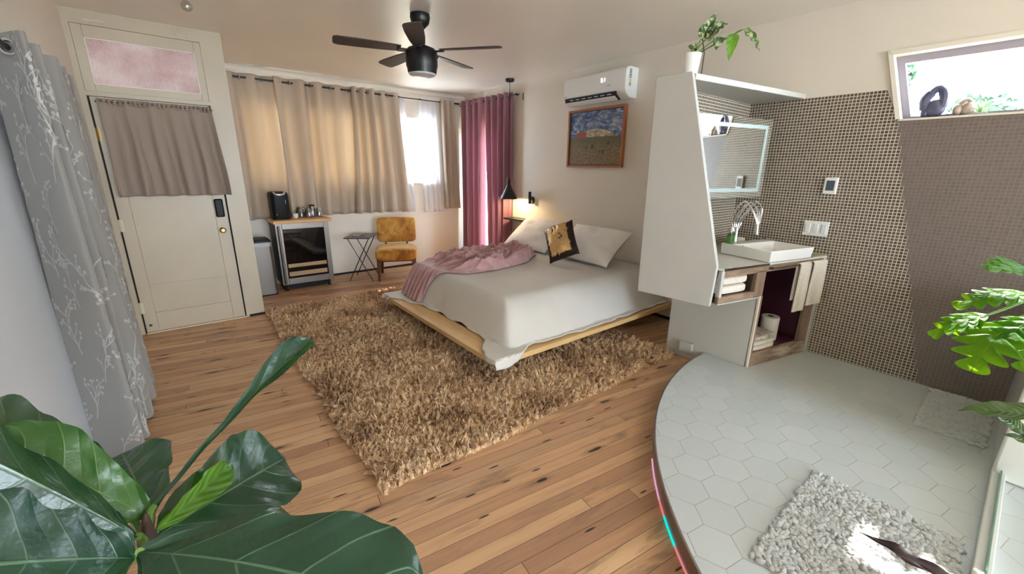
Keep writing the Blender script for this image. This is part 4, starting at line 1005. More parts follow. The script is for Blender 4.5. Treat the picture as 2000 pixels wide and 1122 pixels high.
# folding side table and magazine
O = V((1.885, 5.70, 0)); ex = V((.83, -.56, 0)); ey = V((.56, .83, 0)); tz = .605
t = thing('folding_table', 'small folding side table with a dark top and crossed wire legs', 'side table', (O.x, O.y, 0))
part('table_top', MB().obox(O + V((0, 0, tz)), ex * .17, ey * .235, V((0, 0, .007))), M('dark_table_top', (66, 58, 58), .35), t, bevel=.003)
for s in (-1, 1):
    y_ = ey * (.17 * s)
    for q in (-1, 1):
        part('leg', MB().tube([O + y_ + ex * (.155 * q) + V((0, 0, .006)), O + y_ - ex * (.14 * q) + V((0, 0, tz - .008))], .0065, 8), blackm, t)
for q in (-1, 1):
    part('stretcher', MB().tube([O - ey * .17 + ex * (.14 * q) + V((0, 0, tz - .012)), O + ey * .17 + ex * (.14 * q) + V((0, 0, tz - .012))], .006, 8), blackm, t)
one('magazine', 'magazine lying on the small folding side table', 'magazine', MB().obox(O + ey * .03 - ex * .05 + V((0, 0, tz + .0125)), (ex * .9 + ey * .2) * .085, (ey * .98 - ex * .2) * .125, V((0, 0, .005))), paper, bevel=.001)

# mustard accent chair
cr = V((.91, -.415, 0)); cf = V((.415, .91, 0)); P0 = V((1.955, 5.43, 0)); cw = .56
def cp(r_, f_, z_): return P0 + cr * r_ + cf * f_ + V((0, 0, z_))
t = thing('accent_chair', 'low armless mustard velvet chair with two back buttons beside the folding table', 'chair', tuple(cp(.28, .25, 0)))
sm = MB()
def soft(c, ax, a, b_, h, e=.35, fn=None): return MB().ball(c, a, b_, h, 32, 20, e, ax, fn)
AX = (cr, cf, V((0, 0, 1)))
part('seat', soft(cp(.28, .245, .355), AX, .285, .27, .078, .32, lambda q: (q[0], q[1], q[2] + (.018 * max(0, 1 - (q[0] / .28) ** 2) if q[2] > 0 else 0))), mustardm, t)
tb = radians(12); bu = (V((0, 0, 1)) * cos(tb) + cf * sin(tb)).normalized(); bf = cf * cos(tb) - V((0, 0, 1)) * sin(tb); bc = cp(.29, .49, .645)
BXA = (cr, bu, bf)
bk = part('backrest', soft(bc, BXA, .275, .18, .055, .28), mustardm, t)
for s in (-.1, .1): part('button', MB().ball(bc + cr * s + bu * .03 - bf * .056, .016, .016, .009, 12, 8, 1.0, BXA), mustardm, bk)
for s in (.13, .43): part('back_post', MB().tube([cp(s, .46, .30), cp(s, .50, .52), bc + cr * (s - .29) + bf * .03], .016, 8), legwood, t)
for r_, f_, dr_, df_ in ((.045, .03, -.01, -.025), (.515, .03, .01, -.025), (.06, .44, -.01, .05), (.50, .44, .01, .05)):
    a_ = cp(r_, f_, .30); b_ = cp(r_ + dr_, f_ + df_, .0)
    part('leg', MB().hexa([b_ - cr * .016 - cf * .016, b_ + cr * .016 - cf * .016, b_ + cr * .016 + cf * .016, b_ - cr * .016 + cf * .016], [a_ - cr * .027 - cf * .027, a_ + cr * .027 - cf * .027, a_ + cr * .027 + cf * .027, a_ - cr * .027 + cf * .027]), legwood, t, bevel=.003)
part('seat_frame', MB().obox(cp(.28, .245, .29), cr * .262, cf * .25, V((0, 0, .02))), legwood, t, bevel=.004)

# ------------------------------------------------------------------ vanity
def fy(x): return 1.078 - .229 * (x - 3.134)
FD = V((1, -.229, 0)).normalized(); FN = V((.229, 1, 0)).normalized()
def FP(x, z, off=0): return V((x, fy(x), z)) + FN * off
def slab(m, x0, x1, z0, z1, d0, d1):
    m.hexa([FP(x0, z0, d0), FP(x1, z0, d0), FP(x1, z0, d1), FP(x0, z0, d1)], [FP(x0, z1, d0), FP(x1, z1, d0), FP(x1, z1, d1), FP(x0, z1, d1)])
t = thing('vanity_cabinet', 'built-in vanity cabinet with a raw weathered wood front below the white sink', 'cabinet', (3.4, 1.35, .1))
sp = MB(); sp.prism([(3.125, 1.10, .1005), (3.125, 1.395, .1005), (3.125, 1.43, 0), (3.125, 1.74, 0), (3.125, 1.74, .66), (3.125, 1.10, .655)], (.02, 0, 0))
part('side_panel', sp, whitem, t, bevel=.003)
st = MB(); slab(st, 3.120, 3.132, .101, .66, -.004, .012); part('corner_bead', st, trimw, t)
ff = MB(); slab(ff, 3.132, 3.80, .101, .205, 0, .03); part('bottom_rail', ff, barnwood, t, bevel=.004)
ff = MB(); slab(ff, 3.70, 3.80, .205, .85, 0, .03); part('stile', ff, barnwoodZ, t, bevel=.004)
ff = MB(); slab(ff, 3.80, 3.838, .101, .883, -.004, .028); part('white_stile', ff, whitem, t, bevel=.004)
ff = MB(); slab(ff, 3.132, 3.160, .205, .66, 0, .03); slab(ff, 3.055, 3.150, .66, .85, 0, .03); part('stile', ff, barnwoodZ, t, bevel=.004)
ff = MB(); slab(ff, 2.725, 3.80, .835, .882, 0, .03); part('top_rail', ff, barnwood, t, bevel=.004)
ff = MB(); slab(ff, 2.70, 3.055, .655, .70, 0, .03); part('drawer_rail', ff, barnwood, t, bevel=.004)
ff = MB(); slab(ff, 2.70, 2.725, .70, .882, -.002, .03); part('white_stile', ff, whitem, t, bevel=.004)
ob = MB(); slab(ob, 2.70, 3.12, .648, .655, .0, .42); part('overhang_bottom', ob, whitem, t)
cb = MB(); slab(cb, 2.71, 3.05, .690, .70, .03, .40); slab(cb, 2.70, 3.05, .70, .836, .40, .41); slab(cb, 3.05, 3.058, .70, .836, .03, .41); part('cubby_box', cb, stemd, t, label='dark open cubby', flat=True)
ib = MB(); slab(ib, 3.15, 3.70, .19, .206, .03, .46); slab(ib, 3.15, 3.70, .206, .835, .46, .47); slab(ib, 3.148, 3.152, .206, .835, .03, .46); slab(ib, 3.70, 3.785, .19, .206, .03, .2); ib.box(3.76, 3.80, 1.14, 1.50, .19, .206); ib.box(3.79, 3.80, .965, 1.50, .19, .835)
part('plum_interior', ib, plum, t, label='dark plum painted inside', flat=True)
for k in range(6):
    s_ = MB(); s_.ball(FP(3.22 + k * .09, .15 + .012 * sin(k * 5), -.001), .004, nu=8, nv=6); part('screw_head', s_, steel, t)
oc = MB().box(3.096, 3.1245, 1.50, 1.61, .055, .145); part('outlet_cover', oc, whitem, t, bevel=.004)
ct = MB(); ct.prism([FP(2.70, .884, -.004), FP(3.838, .884, -.004), V((3.838, 1.652, .884)), V((2.66, 1.652, .884))], (0, 0, .014))
top_o = thing('countertop', 'pale countertop running from the white divider panel to the mosaic wall, under the sink', 'countertop', (3.3, 1.3, .884))
part('counter_slab', ct, M('pale_counter_tile', (206, 206, 198), .2), top_o, bevel=.002)
ft = MB(); slab(ft, 2.70, 3.15, .885, .899, -.012, -.0045); part('front_trim', ft, chrome, top_o, label='shiny metal front trim')
gt = MB(); gt.prism([FP(3.65, .8985, .0), FP(3.836, .8985, .0), V((3.836, 1.2, .8985)), V((3.72, 1.2, .8985))], (0, 0, .004)); part('tile_edge', gt, M('sage_glass_tile', (168, 172, 146), .25), top_o, label='sage green tile end')
# sink
So = FP(3.145, .8995, -.012); L_, W_, H_ = .50, .40, .082; m = MB(); th = .014
def SP(a, b_, z): return So + FD * a + FN * b_ + V((0, 0, z))
def ringq(a0_, a1_, b0_, b1_, z): return [m.add(SP(a0_, b0_, z)), m.add(SP(a1_, b0_, z)), m.add(SP(a1_, b1_, z)), m.add(SP(a0_, b1_, z))]
R0 = ringq(.008, L_ - .008, .008, W_, 0); R1 = ringq(0, L_, 0, W_, H_); R2 = ringq(th, L_ - th, th, W_ - .10, H_); R3 = ringq(th + .02, L_ - th - .02, th + .02, W_ - .115, .018)
for A_, B_ in ((R0, R1), (R1, R2), (R2, R3)):
    for k in range(4): m.face((A_[k], A_[(k + 1) % 4], B_[(k + 1) % 4], B_[k]))
m.face(R0[::-1]); m.face(R3)
t = thing('sink', 'white rectangular ceramic basin on the vanity countertop', 'sink', tuple(SP(.25, .2, 0)))
part('basin', m, ceramic, t, bevel=.006, seg=3)
part('overflow_ring', MB().lathe([(.006, .001), (.008, .006), (.014, .006), (.016, 0)], SP(.10, W_ - .110, .055), 16, -FN), chrome, t)
part('drain', MB().lathe([(0, .003), (.02, .003), (.024, 0)], SP(.25, .17, .0185), 18), chrome, t)
# faucet
B0 = SP(.09, W_ - .045, H_); fwd = V((-.10, -.19, 0)).normalized(); lat = V((.885, -.466, 0)); up = V((0, 0, 1))
t = thing('faucet', 'tall chrome faucet with looping wire-like tubes behind the white basin', 'faucet', tuple(B0))
part('base_column', MB().lathe([(0, 0), (.026, 0), (.027, .008), (.02, .014), (.017, .07), (.017, .12), (.012, .125), (0, .125)], B0, 20), chrome, t)
top = B0 + up * .12
def arcp(w, h, reach, zoff=0): return spline([top - up * .05 + lat * w * .15, top + up * .05 + lat * w * .75 - fwd * .01, top + up * (.14 + h) + lat * w + fwd * reach * .22, top + up * (.19 + h) + lat * w * .75 + fwd * reach * .5, top + up * (.15 + h) + lat * w * .7 + fwd * reach * .82, top + up * (.08 + zoff) + lat * w * .3 + fwd * reach * .98, top + up * .03 + fwd * reach], 8)
for w_, h_ in ((-.06, .01), (-.03, -.012), (.0, .004), (.03, -.012), (.06, .01)): part('loop_tube', MB().tube(arcp(w_, h_, .20), .0058, 10), chrome, t)
E_ = top + up * .03 + fwd * .20
part('spout', MB().tube([E_ + up * .025, E_, E_ - up * .055 + fwd * .006], [.010, .012, .0125], 14), chrome, t)
part('lever', MB().tube([B0 + up * .09 - lat * .015, B0 + up * .10 - lat * .07], [.007, .005], 8), chrome, t)
t = thing('soap_bottle', 'small green glass soap bottle with a pale pump left of the faucet', 'soap bottle', tuple(SP(.035, W_ - .045, H_)))
q = SP(.035, W_ - .045, H_)
part('bottle', MB().lathe([(0, 0), (.026, 0), (.028, .006), (.028, .06), (.012, .075), (.011, .085), (0, .085)], q, 20), M('green_soap', (70, 130, 60), .12, Transmission_Weight=.3), t)
part('pump', MB().tube([q + up * .085, q + up * .125, q + up * .13 + fwd * .03], [.009, .006, .005], 10), ivory, t)
q = V((3.60, 1.485, .8985))
t = thing('dark_tray', 'low dark tray behind the basin holding a folded white cloth', 'tray', tuple(q))
part('tray_bowl', MB().lathe([(0, .0), (.06, 0), (.085, .05), (.088, .062), (.082, .062), (.056, .008), (0, .008)], q, 24), stemd, t)
one('folded_cloth', 'folded white cloth on the dark tray behind the basin', 'cloth', MB().ball(q + up * .066, .062, .04, .022, 20, 12, .5), terry)
one('pumice_stone', 'round grey pumice stone on the counter behind the basin, against the mosaic wall', 'stone', MB().ball((3.765, 1.335, .944), .042, .042, .046, 18, 12, 1.0, None, lambda q_: tuple(c * (1 + .1 * noise.noise(V(q_) * 45)) for c in q_)), stone)
# towels in the cubby
for k, (z, l) in enumerate(((.701, 'lower of the two white folded towels in the vanity cubby'), (.766, 'upper of the two white folded towels in the vanity cubby'))):
    c = FP(2.875, z + .032, .16)
    one('folded_towel', l, 'towel', MB().ball(c, .150, .14, .031, 28, 14, .38, (FD, FN, up), lambda q_: (q_[0], q_[1], q_[2] * (1 + .06 * noise.noise(V((q_[0] * 20, q_[1] * 9, 3)))))), terry, 'towels in the cubby')
# towel bar with hanging hand towels
t = thing('towel_bar', 'thin metal towel bar along the top of the plum vanity opening', 'towel bar', tuple(FP(3.45, .862, -.03)))
part('bar', MB().tube([FP(3.165, .862, -.028), FP(3.80, .862, -.028)], .007, 10), steel, t)
for x in (3.175, 3.79): part('bar_mount', MB().tube([FP(x, .862, -.028), FP(x, .862, -.0015)], .009, 10), steel, t)
def hang(name, label, x0, x1, zb_f, zb_b, seed, grp):
    m = MB(); R = .0145
    def f(u, v):
        x = lerp(x0, x1, u); k = noise.noise(V((u * 3 + seed, v * 3, seed))) * .002
        Lf = .862 - zb_f; Lb = .862 - zb_b; tot = Lf + Lb + pi * R; s = v * tot
        sag = .004 * sin(u * 9 + seed) * min(1, abs(v - .5) * 4)
        if s < Lf: z = zb_f + s; o = -.028 - R
        elif s < Lf + pi * R: a = (s - Lf) / R; z = .862 + R * sin(a); o = -.028 - R * cos(a)
        else: z = .862 - (s - Lf - pi * R); o = -.028 + R
        pinch = .10 * (1 - min(1, abs(z - .862) / .25)) * (x1 - x0)
        x = x + (0.5 - u) * pinch * .6
        return FP(x, z, o + k + sag)
    return one(name, label, 'hand towel', m.grid(f, 14, 50), terry, grp, solid=.008)
hang('hand_towel', 'white hand towel hanging in the plum opening, left of the other hanging towel', 3.455, 3.585, .505, .59, 3, 'hanging hand towels')
hang('hand_towel', 'white hand towel hanging at the right end of the towel bar beside the mosaic wall', 3.61, 3.785, .535, .62, 9, 'hanging hand towels')
# things on the vanity floor
q = V((3.585, 1.135, .2065))
t = thing('paper_roll', 'tall white paper roll standing inside the plum vanity opening', 'paper roll', tuple(q))
part('roll', MB().lathe([(.02, .0), (.064, .0), (.065, .004), (.065, .186), (.062, .19), (.022, .19), (.02, .18)], q, 30), M('soft_paper', (226, 224, 222), .9), t)
part('core', MB().lathe([(.021, .189), (.02, .189), (.0195, .01), (.0, .01)], q, 18), stemd, t)
for k, l in enumerate(('bottom folded cream cloth on the vanity floor', 'middle folded cream cloth on the vanity floor', 'top striped folded cloth of the stack in the plum opening')):
    one('folded_washcloth', l, 'washcloth', MB().ball(FP(3.315, .2265 + k * .039, .12), .135 - .004 * k, .105, .019, 24, 12, .3, (FD, FN, up)), terry if k < 2 else M('striped_cloth', (214, 206, 192), .9, (150, 140, 130), 30), 'folded cloths in the vanity')
# divider panel and overhead shelf
pts = [V((2.482, 1.672, 2.082)), V((2.518, 1.453, 2.082)), V((2.640, 1.190, .917)), V((2.624, 1.195, .648)), V((2.562, 1.707, .648))]
one('divider_panel', 'tall white angled panel shielding the vanity from the bed, wider towards its base', 'divider panel', MB().prism(pts[::-1], V((.050, .012, 0))), whitem, bevel=.004)
sh = MB().prism([(2.582, 1.462, 2.048), (XR - .009, 1.267, 2.048), (XR - .009, 1.652, 2.048), (2.56, 1.652, 2.048)], (0, 0, .036))
one('overhead_shelf', 'white shelf over the mirror, running from the angled panel to the mosaic wall', 'shelf', sh, whitem, bevel=.003)
# mirror, at an angle to the wall
def my(x): return 2.38 - .26 * x
md = V((1, -.26, 0)).normalized(); mn = V((-.26, -1, 0)).normalized()
t = thing('mirror', 'rectangular mirror with a frosted inner band over the sink', 'mirror', (3.24, 1.54, 1.314))
mx0, mx1, z0, z1 = 2.76, 3.715, 1.314, 1.902
def MP(x, z, o=0): return V((x, my(x), z)) + mn * o
def mq(m, x0_, x1_, za, zb2, o0, o1): m.hexa([MP(x0_, za, o1), MP(x1_, za, o1), MP(x1_, za, o0), MP(x0_, za, o0)], [MP(x0_, zb2, o1), MP(x1_, zb2, o1), MP(x1_, zb2, o0), MP(x0_, zb2, o0)]); return m
part('mirror_glass', mq(MB(), mx0, mx1, z0, z1, -.008, 0), mirrorm, t, flat=True)
fb = MB(); i0, i1 = .045, .072
mq(fb, mx0 + i0, mx1 - i0, z1 - i1, z1 - i0, 0.0002, .0012); mq(fb, mx0 + i0, mx1 - i0, z0 + i0, z0 + i1, 0.0002, .0012)
mq(fb, mx1 - i1, mx1 - i0, z0 + i1, z1 - i1, .0002, .0012); mq(fb, mx0 + i0, mx0 + i1, z0 + i1, z1 - i1, .0002, .0012)
part('frosted_band', fb, mirrorfrost, t, label='frosted inner band', flat=True)
bk = MB(); bk.prism([MP(2.95, z0 + .05, -.008), MP(3.62, z0 + .05, -.008), V((3.62, 1.6535, z0 + .05)), V((2.95, 1.6535, z0 + .05))], (0, 0, z1 - z0 - .1)); part('mounting_box', bk, greyp, t, flat=True)
# thermostat and switch on the mosaic
t = thing('thermostat', 'white wall thermostat with a grey screen on the mosaic wall', 'thermostat', (MX, .99, 1.357))
part('housing', MB().box(MX - .018, MX, .948, 1.034, 1.357, 1.479), plastic, t, bevel=.008, seg=3)
part('display', MB().box(MX - .0195, MX - .0175, .965, 1.017, 1.383, 1.456), screen, t, flat=True)
t = thing('light_switch', 'white triple light switch plate on the mosaic wall beside the sink', 'light switch', (MX, 1.03, 1.037))
part('switch_plate', MB().box(MX - .007, MX, .945, 1.112, 1.037, 1.152), plastic, t, bevel=.003)
for y in (.975, 1.028, 1.082): part('switch_rocker', MB().box(MX - .012, MX - .006, y - .017, y + .017, 1.06, 1.129), M('rocker_white', (222, 226, 230), .3), t, bevel=.002)
# half-height white block and kerb at the shower edge
struct('wall_shower', MB().box(2.86, XR, -.95, -.148, .1, .86), M('white_glazed_block', (222, 224, 218), .12), bevel=.012, seg=4)
struct('trim_shower_kerb', MB().box(1.10, 2.86, -.195, -.148, .1005, .138), M('white_kerb', (214, 216, 212), .25), bevel=.004)
one('glass_rail', 'low clear glass strip with green edges standing on the kerb of the tiled shower', 'glass strip', MB().box(1.3, 2.855, -.180, -.174, .1385, .155), M('greenish_glass_edge', (150, 200, 180), .08, Transmission_Weight=.7), flat=True)

# ------------------------------------------------------------------ figurines on the strip window sill
def blob(m, c, rx, ry, rz, rough=.12, seed=0, nu=18, nv=12):
    return m.ball(c, rx, ry, rz, nu, nv, 1.0, None, lambda q_: tuple(cc * (1 + rough * noise.noise(V(q_) * 28 + V((seed, 0, 0)))) for cc in q_))
WX, WZ = 3.905, zb + .003
t = thing('figurine', 'blue-grey clay figurine with a raised looped arm on the high window sill', 'figurine', (WX, .545, WZ))
m = MB(); blob(m, (WX, .545, WZ + .052), .035, .052, .056, .1, 1); blob(m, (WX, .585, WZ + .03), .03, .024, .034, .1, 2); part('figure_body', m, bluestone, t)
part('looped_arm', MB().tube(spline([(WX, .59, WZ + .05), (WX, .60, WZ + .11), (WX, .575, WZ + .155), (WX, .55, WZ + .175), (WX, .525, WZ + .15), (WX, .512, WZ + .11), (WX, .515, WZ + .06)], 6), [.028] * 12 + [.022] * 12 + [.026] * 13, 10), bluestone, t)
part('figure_head', blob(MB(), (WX, .553, WZ + .165), .018, .022, .017, .1, 4), bluestone, t)
t = thing('figurine', 'small pale crouching clay figurine on the high window sill, right of the blue-grey one', 'figurine', (WX, .415, WZ))
m = MB(); blob(m, (WX, .438, WZ + .036), .03, .026, .036, .1, 5); blob(m, (WX, .395, WZ + .035), .03, .034, .042, .1, 6); part('figure_body', m, paleclay, t)
part('looped_arm', MB().tube(spline([(WX, .45, WZ + .04), (WX, .43, WZ + .075), (WX, .405, WZ + .09), (WX, .385, WZ + .07), (WX, .38, WZ + .03)], 6), .012, 10), paleclay, t)
t = thing('air_plant', 'spiky pale air plant beside the small figurine on the high window sill', 'air plant', (WX, .343, WZ))
m = MB(); rng = random.Random(3)
for k in range(22):
    a = rng.uniform(0, 2 * pi); e = rng.uniform(.1, 1.3); L = rng.uniform(.05, .085); d_ = V((cos(a) * cos(e) * .5, sin(a) * cos(e), sin(e))); p = V((WX - .01, .343, WZ + .012))
    m.tube([p, p + d_ * L * .6 + up * .006, p + d_ * L + V((0, 0, -.02 if e < .6 else 0))], [.0022, .0018, .0005], 5)
part('spiky_leaves', m, M('pale_air_plant', (176, 196, 160), .6, trans=.3, tcol=(190, 220, 160)), t)

# ------------------------------------------------------------------ plants
def leaf(m, base, tip, nrm, hw, outline, fold=.2, droop=.0, curl=0, wav=.01, nu=22, nv=8, seed=0, sidebend=0):
    base, tip, nrm = V(base), V(tip), V(nrm); ax = tip - base; L = ax.length; axn = ax / L
    side = axn.cross(nrm).normalized(); n_ = side.cross(axn).normalized()
    def f(u, v):
        w_ = table(u, outline) * hw; q = v * 2 - 1
        c = base + ax * u + n_ * (droop * L * 4 * u * (1 - u) - curl * L * u * u) + side * (sidebend * L * 4 * u * (1 - u))
        k = noise.noise(V((u * 5 + seed, q * 1.5, seed * 2.3))) * wav
        return c + side * (q * w_ * (1 - .12 * fold * abs(q))) + n_ * (fold * abs(q) * w_ + k * abs(q) + wav * .5 * sin(u * 22 + seed) * q * q)
    return m.grid(f, nu, nv)
FID = [(0, .06), (.08, .34), (.2, .56), (.36, .68), (.52, .86), (.66, 1), (.78, .97), (.88, .76), (.95, .48), (.99, .2), (1, .03)]
OVAL = [(0, .04), (.1, .45), (.3, .92), (.5, 1), (.7, .82), (.88, .42), (1, .02)]
HEART = [(0, .5), (.06, .85), (.2, 1), (.45, .82), (.75, .42), (1, .02)]
t = thing('fiddle_leaf_fig', 'large fiddle-leaf fig with broad dark leaves in the near corner by the white closet door', 'plant', (-.13, .58, 0))
q = V((-.13, .58, .0))
part('pot', MB().lathe([(0, .0), (.12, 0), (.125, .01), (.155, .30), (.16, .31), (.148, .31), (.142, .27), (0, .27)], q, 28), potg, t)
part('soil', MB().lathe([(.141, .268), (0, .274)], q, 20), soil, t)
part('stem', MB().tube(spline([(-.13, .58, .27), (-.125, .60, .6), (-.118, .635, .85), (-.112, .655, .98), (-.106, .668, 1.04)], 6), [.014] * 12 + [.011] * 9 + [.008, .006, .004, .002], 10), stemd, t)
def fl(base, tip, nrm, hw, outline=FID, seed=0, mt=None, pet=None, **k):
    m = MB(); leaf(m, base, tip, nrm, hw, outline, seed=seed, **k); o = part('leaf', m, mt or fiddlem, t, solid=0)
    if pet: part('petiole', MB().tube(spline([pet, (V(pet) + V(base)) / 2 + V((0, 0, .006)), base], 4), .005, 8), stemg, t)
    return o
sp0 = (-.112, .655, 1.0)
fl((-.110, .603, 1.034), (.168, .379, .932), (-.12, -.16, .98), .098, seed=1, pet=(-.115, .645, .99), fold=-.10, droop=.09, wav=.012, nu=34, nv=14)
fl((-.107, .681, .986), (.082, .815, .945), (-.10, -.70, .70), .082, seed=2, pet=(-.112, .655, .97), fold=.22, droop=.06, wav=.014, nu=30, nv=12)
fl((-.100, .69, 1.030), (.181, .944, 1.129), (-.25, -.60, .75), .030, [(0, .12), (.3, .18), (.5, .38), (.7, .85), (.85, 1), (.94, .9), (1, .15)], seed=3, pet=(-.108, .665, 1.02), fold=.7, droop=.04, wav=.004, nu=30, nv=8)
fl((-.114, .639, 1.030), (-.25, .643, 1.265), (.10, -.30, .95), .105, seed=4, pet=(-.112, .655, 1.0), fold=-.95, droop=.02, wav=.010, nu=30, nv=12)
backlitm = leaf_mat('fiddle_leaf_backlit', (36, 76, 30), (52, 96, 38), (112, 150, 80), 4.6, 1.1, .12, (110, 190, 30), .35)  # lighter copy of the fig green, backlight painted into the colour
fl((-.105, .685, 1.02), (-.245, .757, 1.175), (.15, -.70, .70), .050, seed=12, mt=backlitm, pet=(-.110, .66, 1.0), fold=.15, droop=.04, wav=.012, nu=28, nv=10)  # extra leaf standing for the backlit far half of the leaf before it
fl((-.150, .785, 1.04), (-.345, .888, 1.145), (.15, -.55, .82), .072, seed=5, pet=(-.112, .66, 1.0), fold=.12, droop=.06, wav=.016, nu=30, nv=12)
fl((-.120, .626, 1.010), (-.262, .562, 1.150), (.2, -.55, .80), .085, seed=6, pet=(-.115, .645, .975), fold=.1, droop=.05, wav=.01, nu=30, nv=12)
fl((-.110, .735, .99), (-.150, .90, 1.015), (.05, -.60, .80), .062, seed=7, pet=(-.112, .66, .975), fold=.12, droop=.06, wav=.01)
fl((-.100, .672, 1.004), (-.004, .77, 1.004), (.45, -.75, .45), .024, seed=10, mt=brightleaf, fold=.5, droop=.05, wav=.008)
fl((-.10, .69, .93), (.06, .80, .86), (0, -.3, 1), .085, seed=8, pet=(-.115, .645, .90), fold=.1, droop=.05)
fl((-.08, .62, .93), (.17, .50, .86), (0, 0, 1), .10, seed=9, pet=(-.118, .635, .88), fold=.1, droop=.05)

# variegated plant on the overhead shelf
q = V((2.63, 1.535, 2.0845))
t = thing('potted_plant', 'variegated leafy plant in a white pot on the shelf above the mirror', 'plant', tuple(q))
part('pot', MB().lathe([(0, 0), (.043, 0), (.046, .004), (.058, .118), (.058, .122), (.053, .122), (.05, .10), (0, .10)], q, 28), potw, t)
part('soil', MB().lathe([(.0505, .101), (0, .105)], q, 16), soil, t)
s0 = q + up * .10
def pl(base, tip, nrm, hw, mt, outline=HEART, st=None, seed=0, **k):
    part('leaf', leaf(MB(), base, tip, nrm, hw, outline, seed=seed, nu=18, nv=6, **k), mt, t)
    if st: part('petiole', MB().tube(spline([s0 + V(st) * .1, (s0 + V(base)) / 2 + V(st) * .12, V(base)], 6), .003, 6), stemg, t)
vd = V((-.86, -.5, .2))
pl((2.645, 1.49, 2.285), (2.672, 1.430, 2.415), vd, .042, variem, st=(0, 0, .1), seed=1, fold=.3, droop=.08)
pl((2.655, 1.47, 2.275), (2.690, 1.40, 2.345), (-.7, -.5, .5), .034, variem, st=(0, .05, .1), seed=2, fold=.35, droop=.1)
pl((2.665, 1.455, 2.305), (2.702, 1.375, 2.360), (-.5, -.6, .6), .05, variem, st=(.05, 0, .1), seed=3, fold=.25, droop=.14, curl=.15)
pl((2.690, 1.405, 2.285), (2.688, 1.415, 2.215), vd, .034, variem, st=(.05, -.05, .1), seed=4, fold=.2, droop=.1)
pl((2.725, 1.340, 2.292), (2.722, 1.345, 2.148), vd, .035, brightleaf, st=(.1, -.05, .1), seed=5, fold=.25, droop=.08)
pl((2.750, 1.298, 2.312), (2.802, 1.208, 2.182), (-.6, -.6, .6), .028, variem, st=(.1, -.1, .1), seed=6, fold=.4, droop=.1)
pl((2.615, 1.53, 2.225), (2.624, 1.512, 2.262), vd, .03, variem, st=(0, 0, 0), seed=7, fold=.4, droop=.2)
part('petiole', MB().tube(spline([(2.725, 1.34, 2.29), (2.738, 1.32, 2.305), (2.750, 1.298, 2.312)], 5), .003, 6), stemg, t)
part('stake', MB().tube([q + V((.03, -.062, .003)), q + V((.028, -.066, .12)), q + V((.03, -.03, .24))], .0032, 6), stemd, t)

# sunlit philodendron on the white block
q = V((3.10, -.48, .8605))
t = thing('philodendron', 'sunlit philodendron with deeply lobed bright leaves in front of the brown mosaic', 'plant', tuple(q))
part('pot', MB().lathe([(0, 0), (.085, 0), (.09, .005), (.115, .18), (.115, .19), (.105, .19), (.1, .16), (0, .16)], q, 28), potw, t)
part('soil', MB().lathe([(.101, .161), (0, .168)], q, 18), soil, t)
def lobed(base, tip, nrm, hw, seed=0, nl=5, fold=.15, droop=.08, mt=philom, stem=True):
    base, tip, nrm = V(base), V(tip), V(nrm); ax = tip - base; L = ax.length; axn = ax / L; side = axn.cross(nrm).normalized(); n_ = side.cross(axn).normalized()
    m = MB(); rng = random.Random(seed); env = [(0, .55), (.12, .95), (.35, 1), (.6, .8), (.85, .5), (1, .2)]
    def f(u, v):
        qv = v * 2 - 1; s_ = abs(sin(pi * nl * (u ** .9))); w_ = table(u, env) * hw * (.17 + .83 * s_ ** .75) * (1 if u < .97 else .5)
        fw_ = .22 * L * qv * qv * (1 - u * .5)
        k = noise.noise(V((u * 4 + seed, qv * 2, seed))) * .012
        return base + axn * (u * L * .82 + fw_ * (.4 + .6 * s_)) + side * (qv * w_) + n_ * (fold * abs(qv) * w_ + droop * L * 4 * u * (1 - u) + k * abs(qv) - .04 * L * qv * qv)
    m.grid(f, 60, 8); part('leaf', m, mt, t)
    if stem:
        p0 = q + V((0, 0, .17)); mid = (p0 + base) / 2 + V((0, .02, .10)); part('petiole', MB().tube(spline([p0, mid, base - axn * .01, base + axn * .01], 6), .0045, 6), stemg, t)
X = 2.65
lobed((2.80, -.06, 1.11), (2.62, .088, 1.125), (-.3, -.2, .93), .085, 1, 6)
lobed((2.78, -.07, 1.02), (2.62, .155, .925), (-.45, .05, .9), .075, 2, 5)
lobed((2.76, -.03, .99), (2.66, .10, .985), (-.25, .1, .95), .05, 3, 4)
lobed((2.74, .02, .91), (2.62, .195, .765), (-.45, .1, .88), .065, 4, 5)
lobed((2.72, .05, .885), (2.66, .12, .80), (-.6, .1, .8), .06, 5, 4)
lobed((2.78, -.05, .89), (2.56, .03, .650), (-.80, .25, .55), .125, 6, 5)
lobed((2.80, -.10, .92), (2.66, -.03, .78), (-.6, .1, .8), .08, 7, 4)
lobed((2.86, -.14, 1.03), (2.70, -.05, 1.09), (-.3, -.1, .95), .07, 8, 5)
lobed((2.82, -.16, .86), (2.62, -.12, .70), (-.7, .1, .7), .10, 9, 5)
lobed((2.90, -.30, 1.15), (2.75, -.22, 1.30), (-.4, -.2, .9), .10, 10, 5)
lobed((2.88, -.35, 1.0), (2.66, -.38, 1.0), (-.3, -.1, .95), .10, 11, 5)

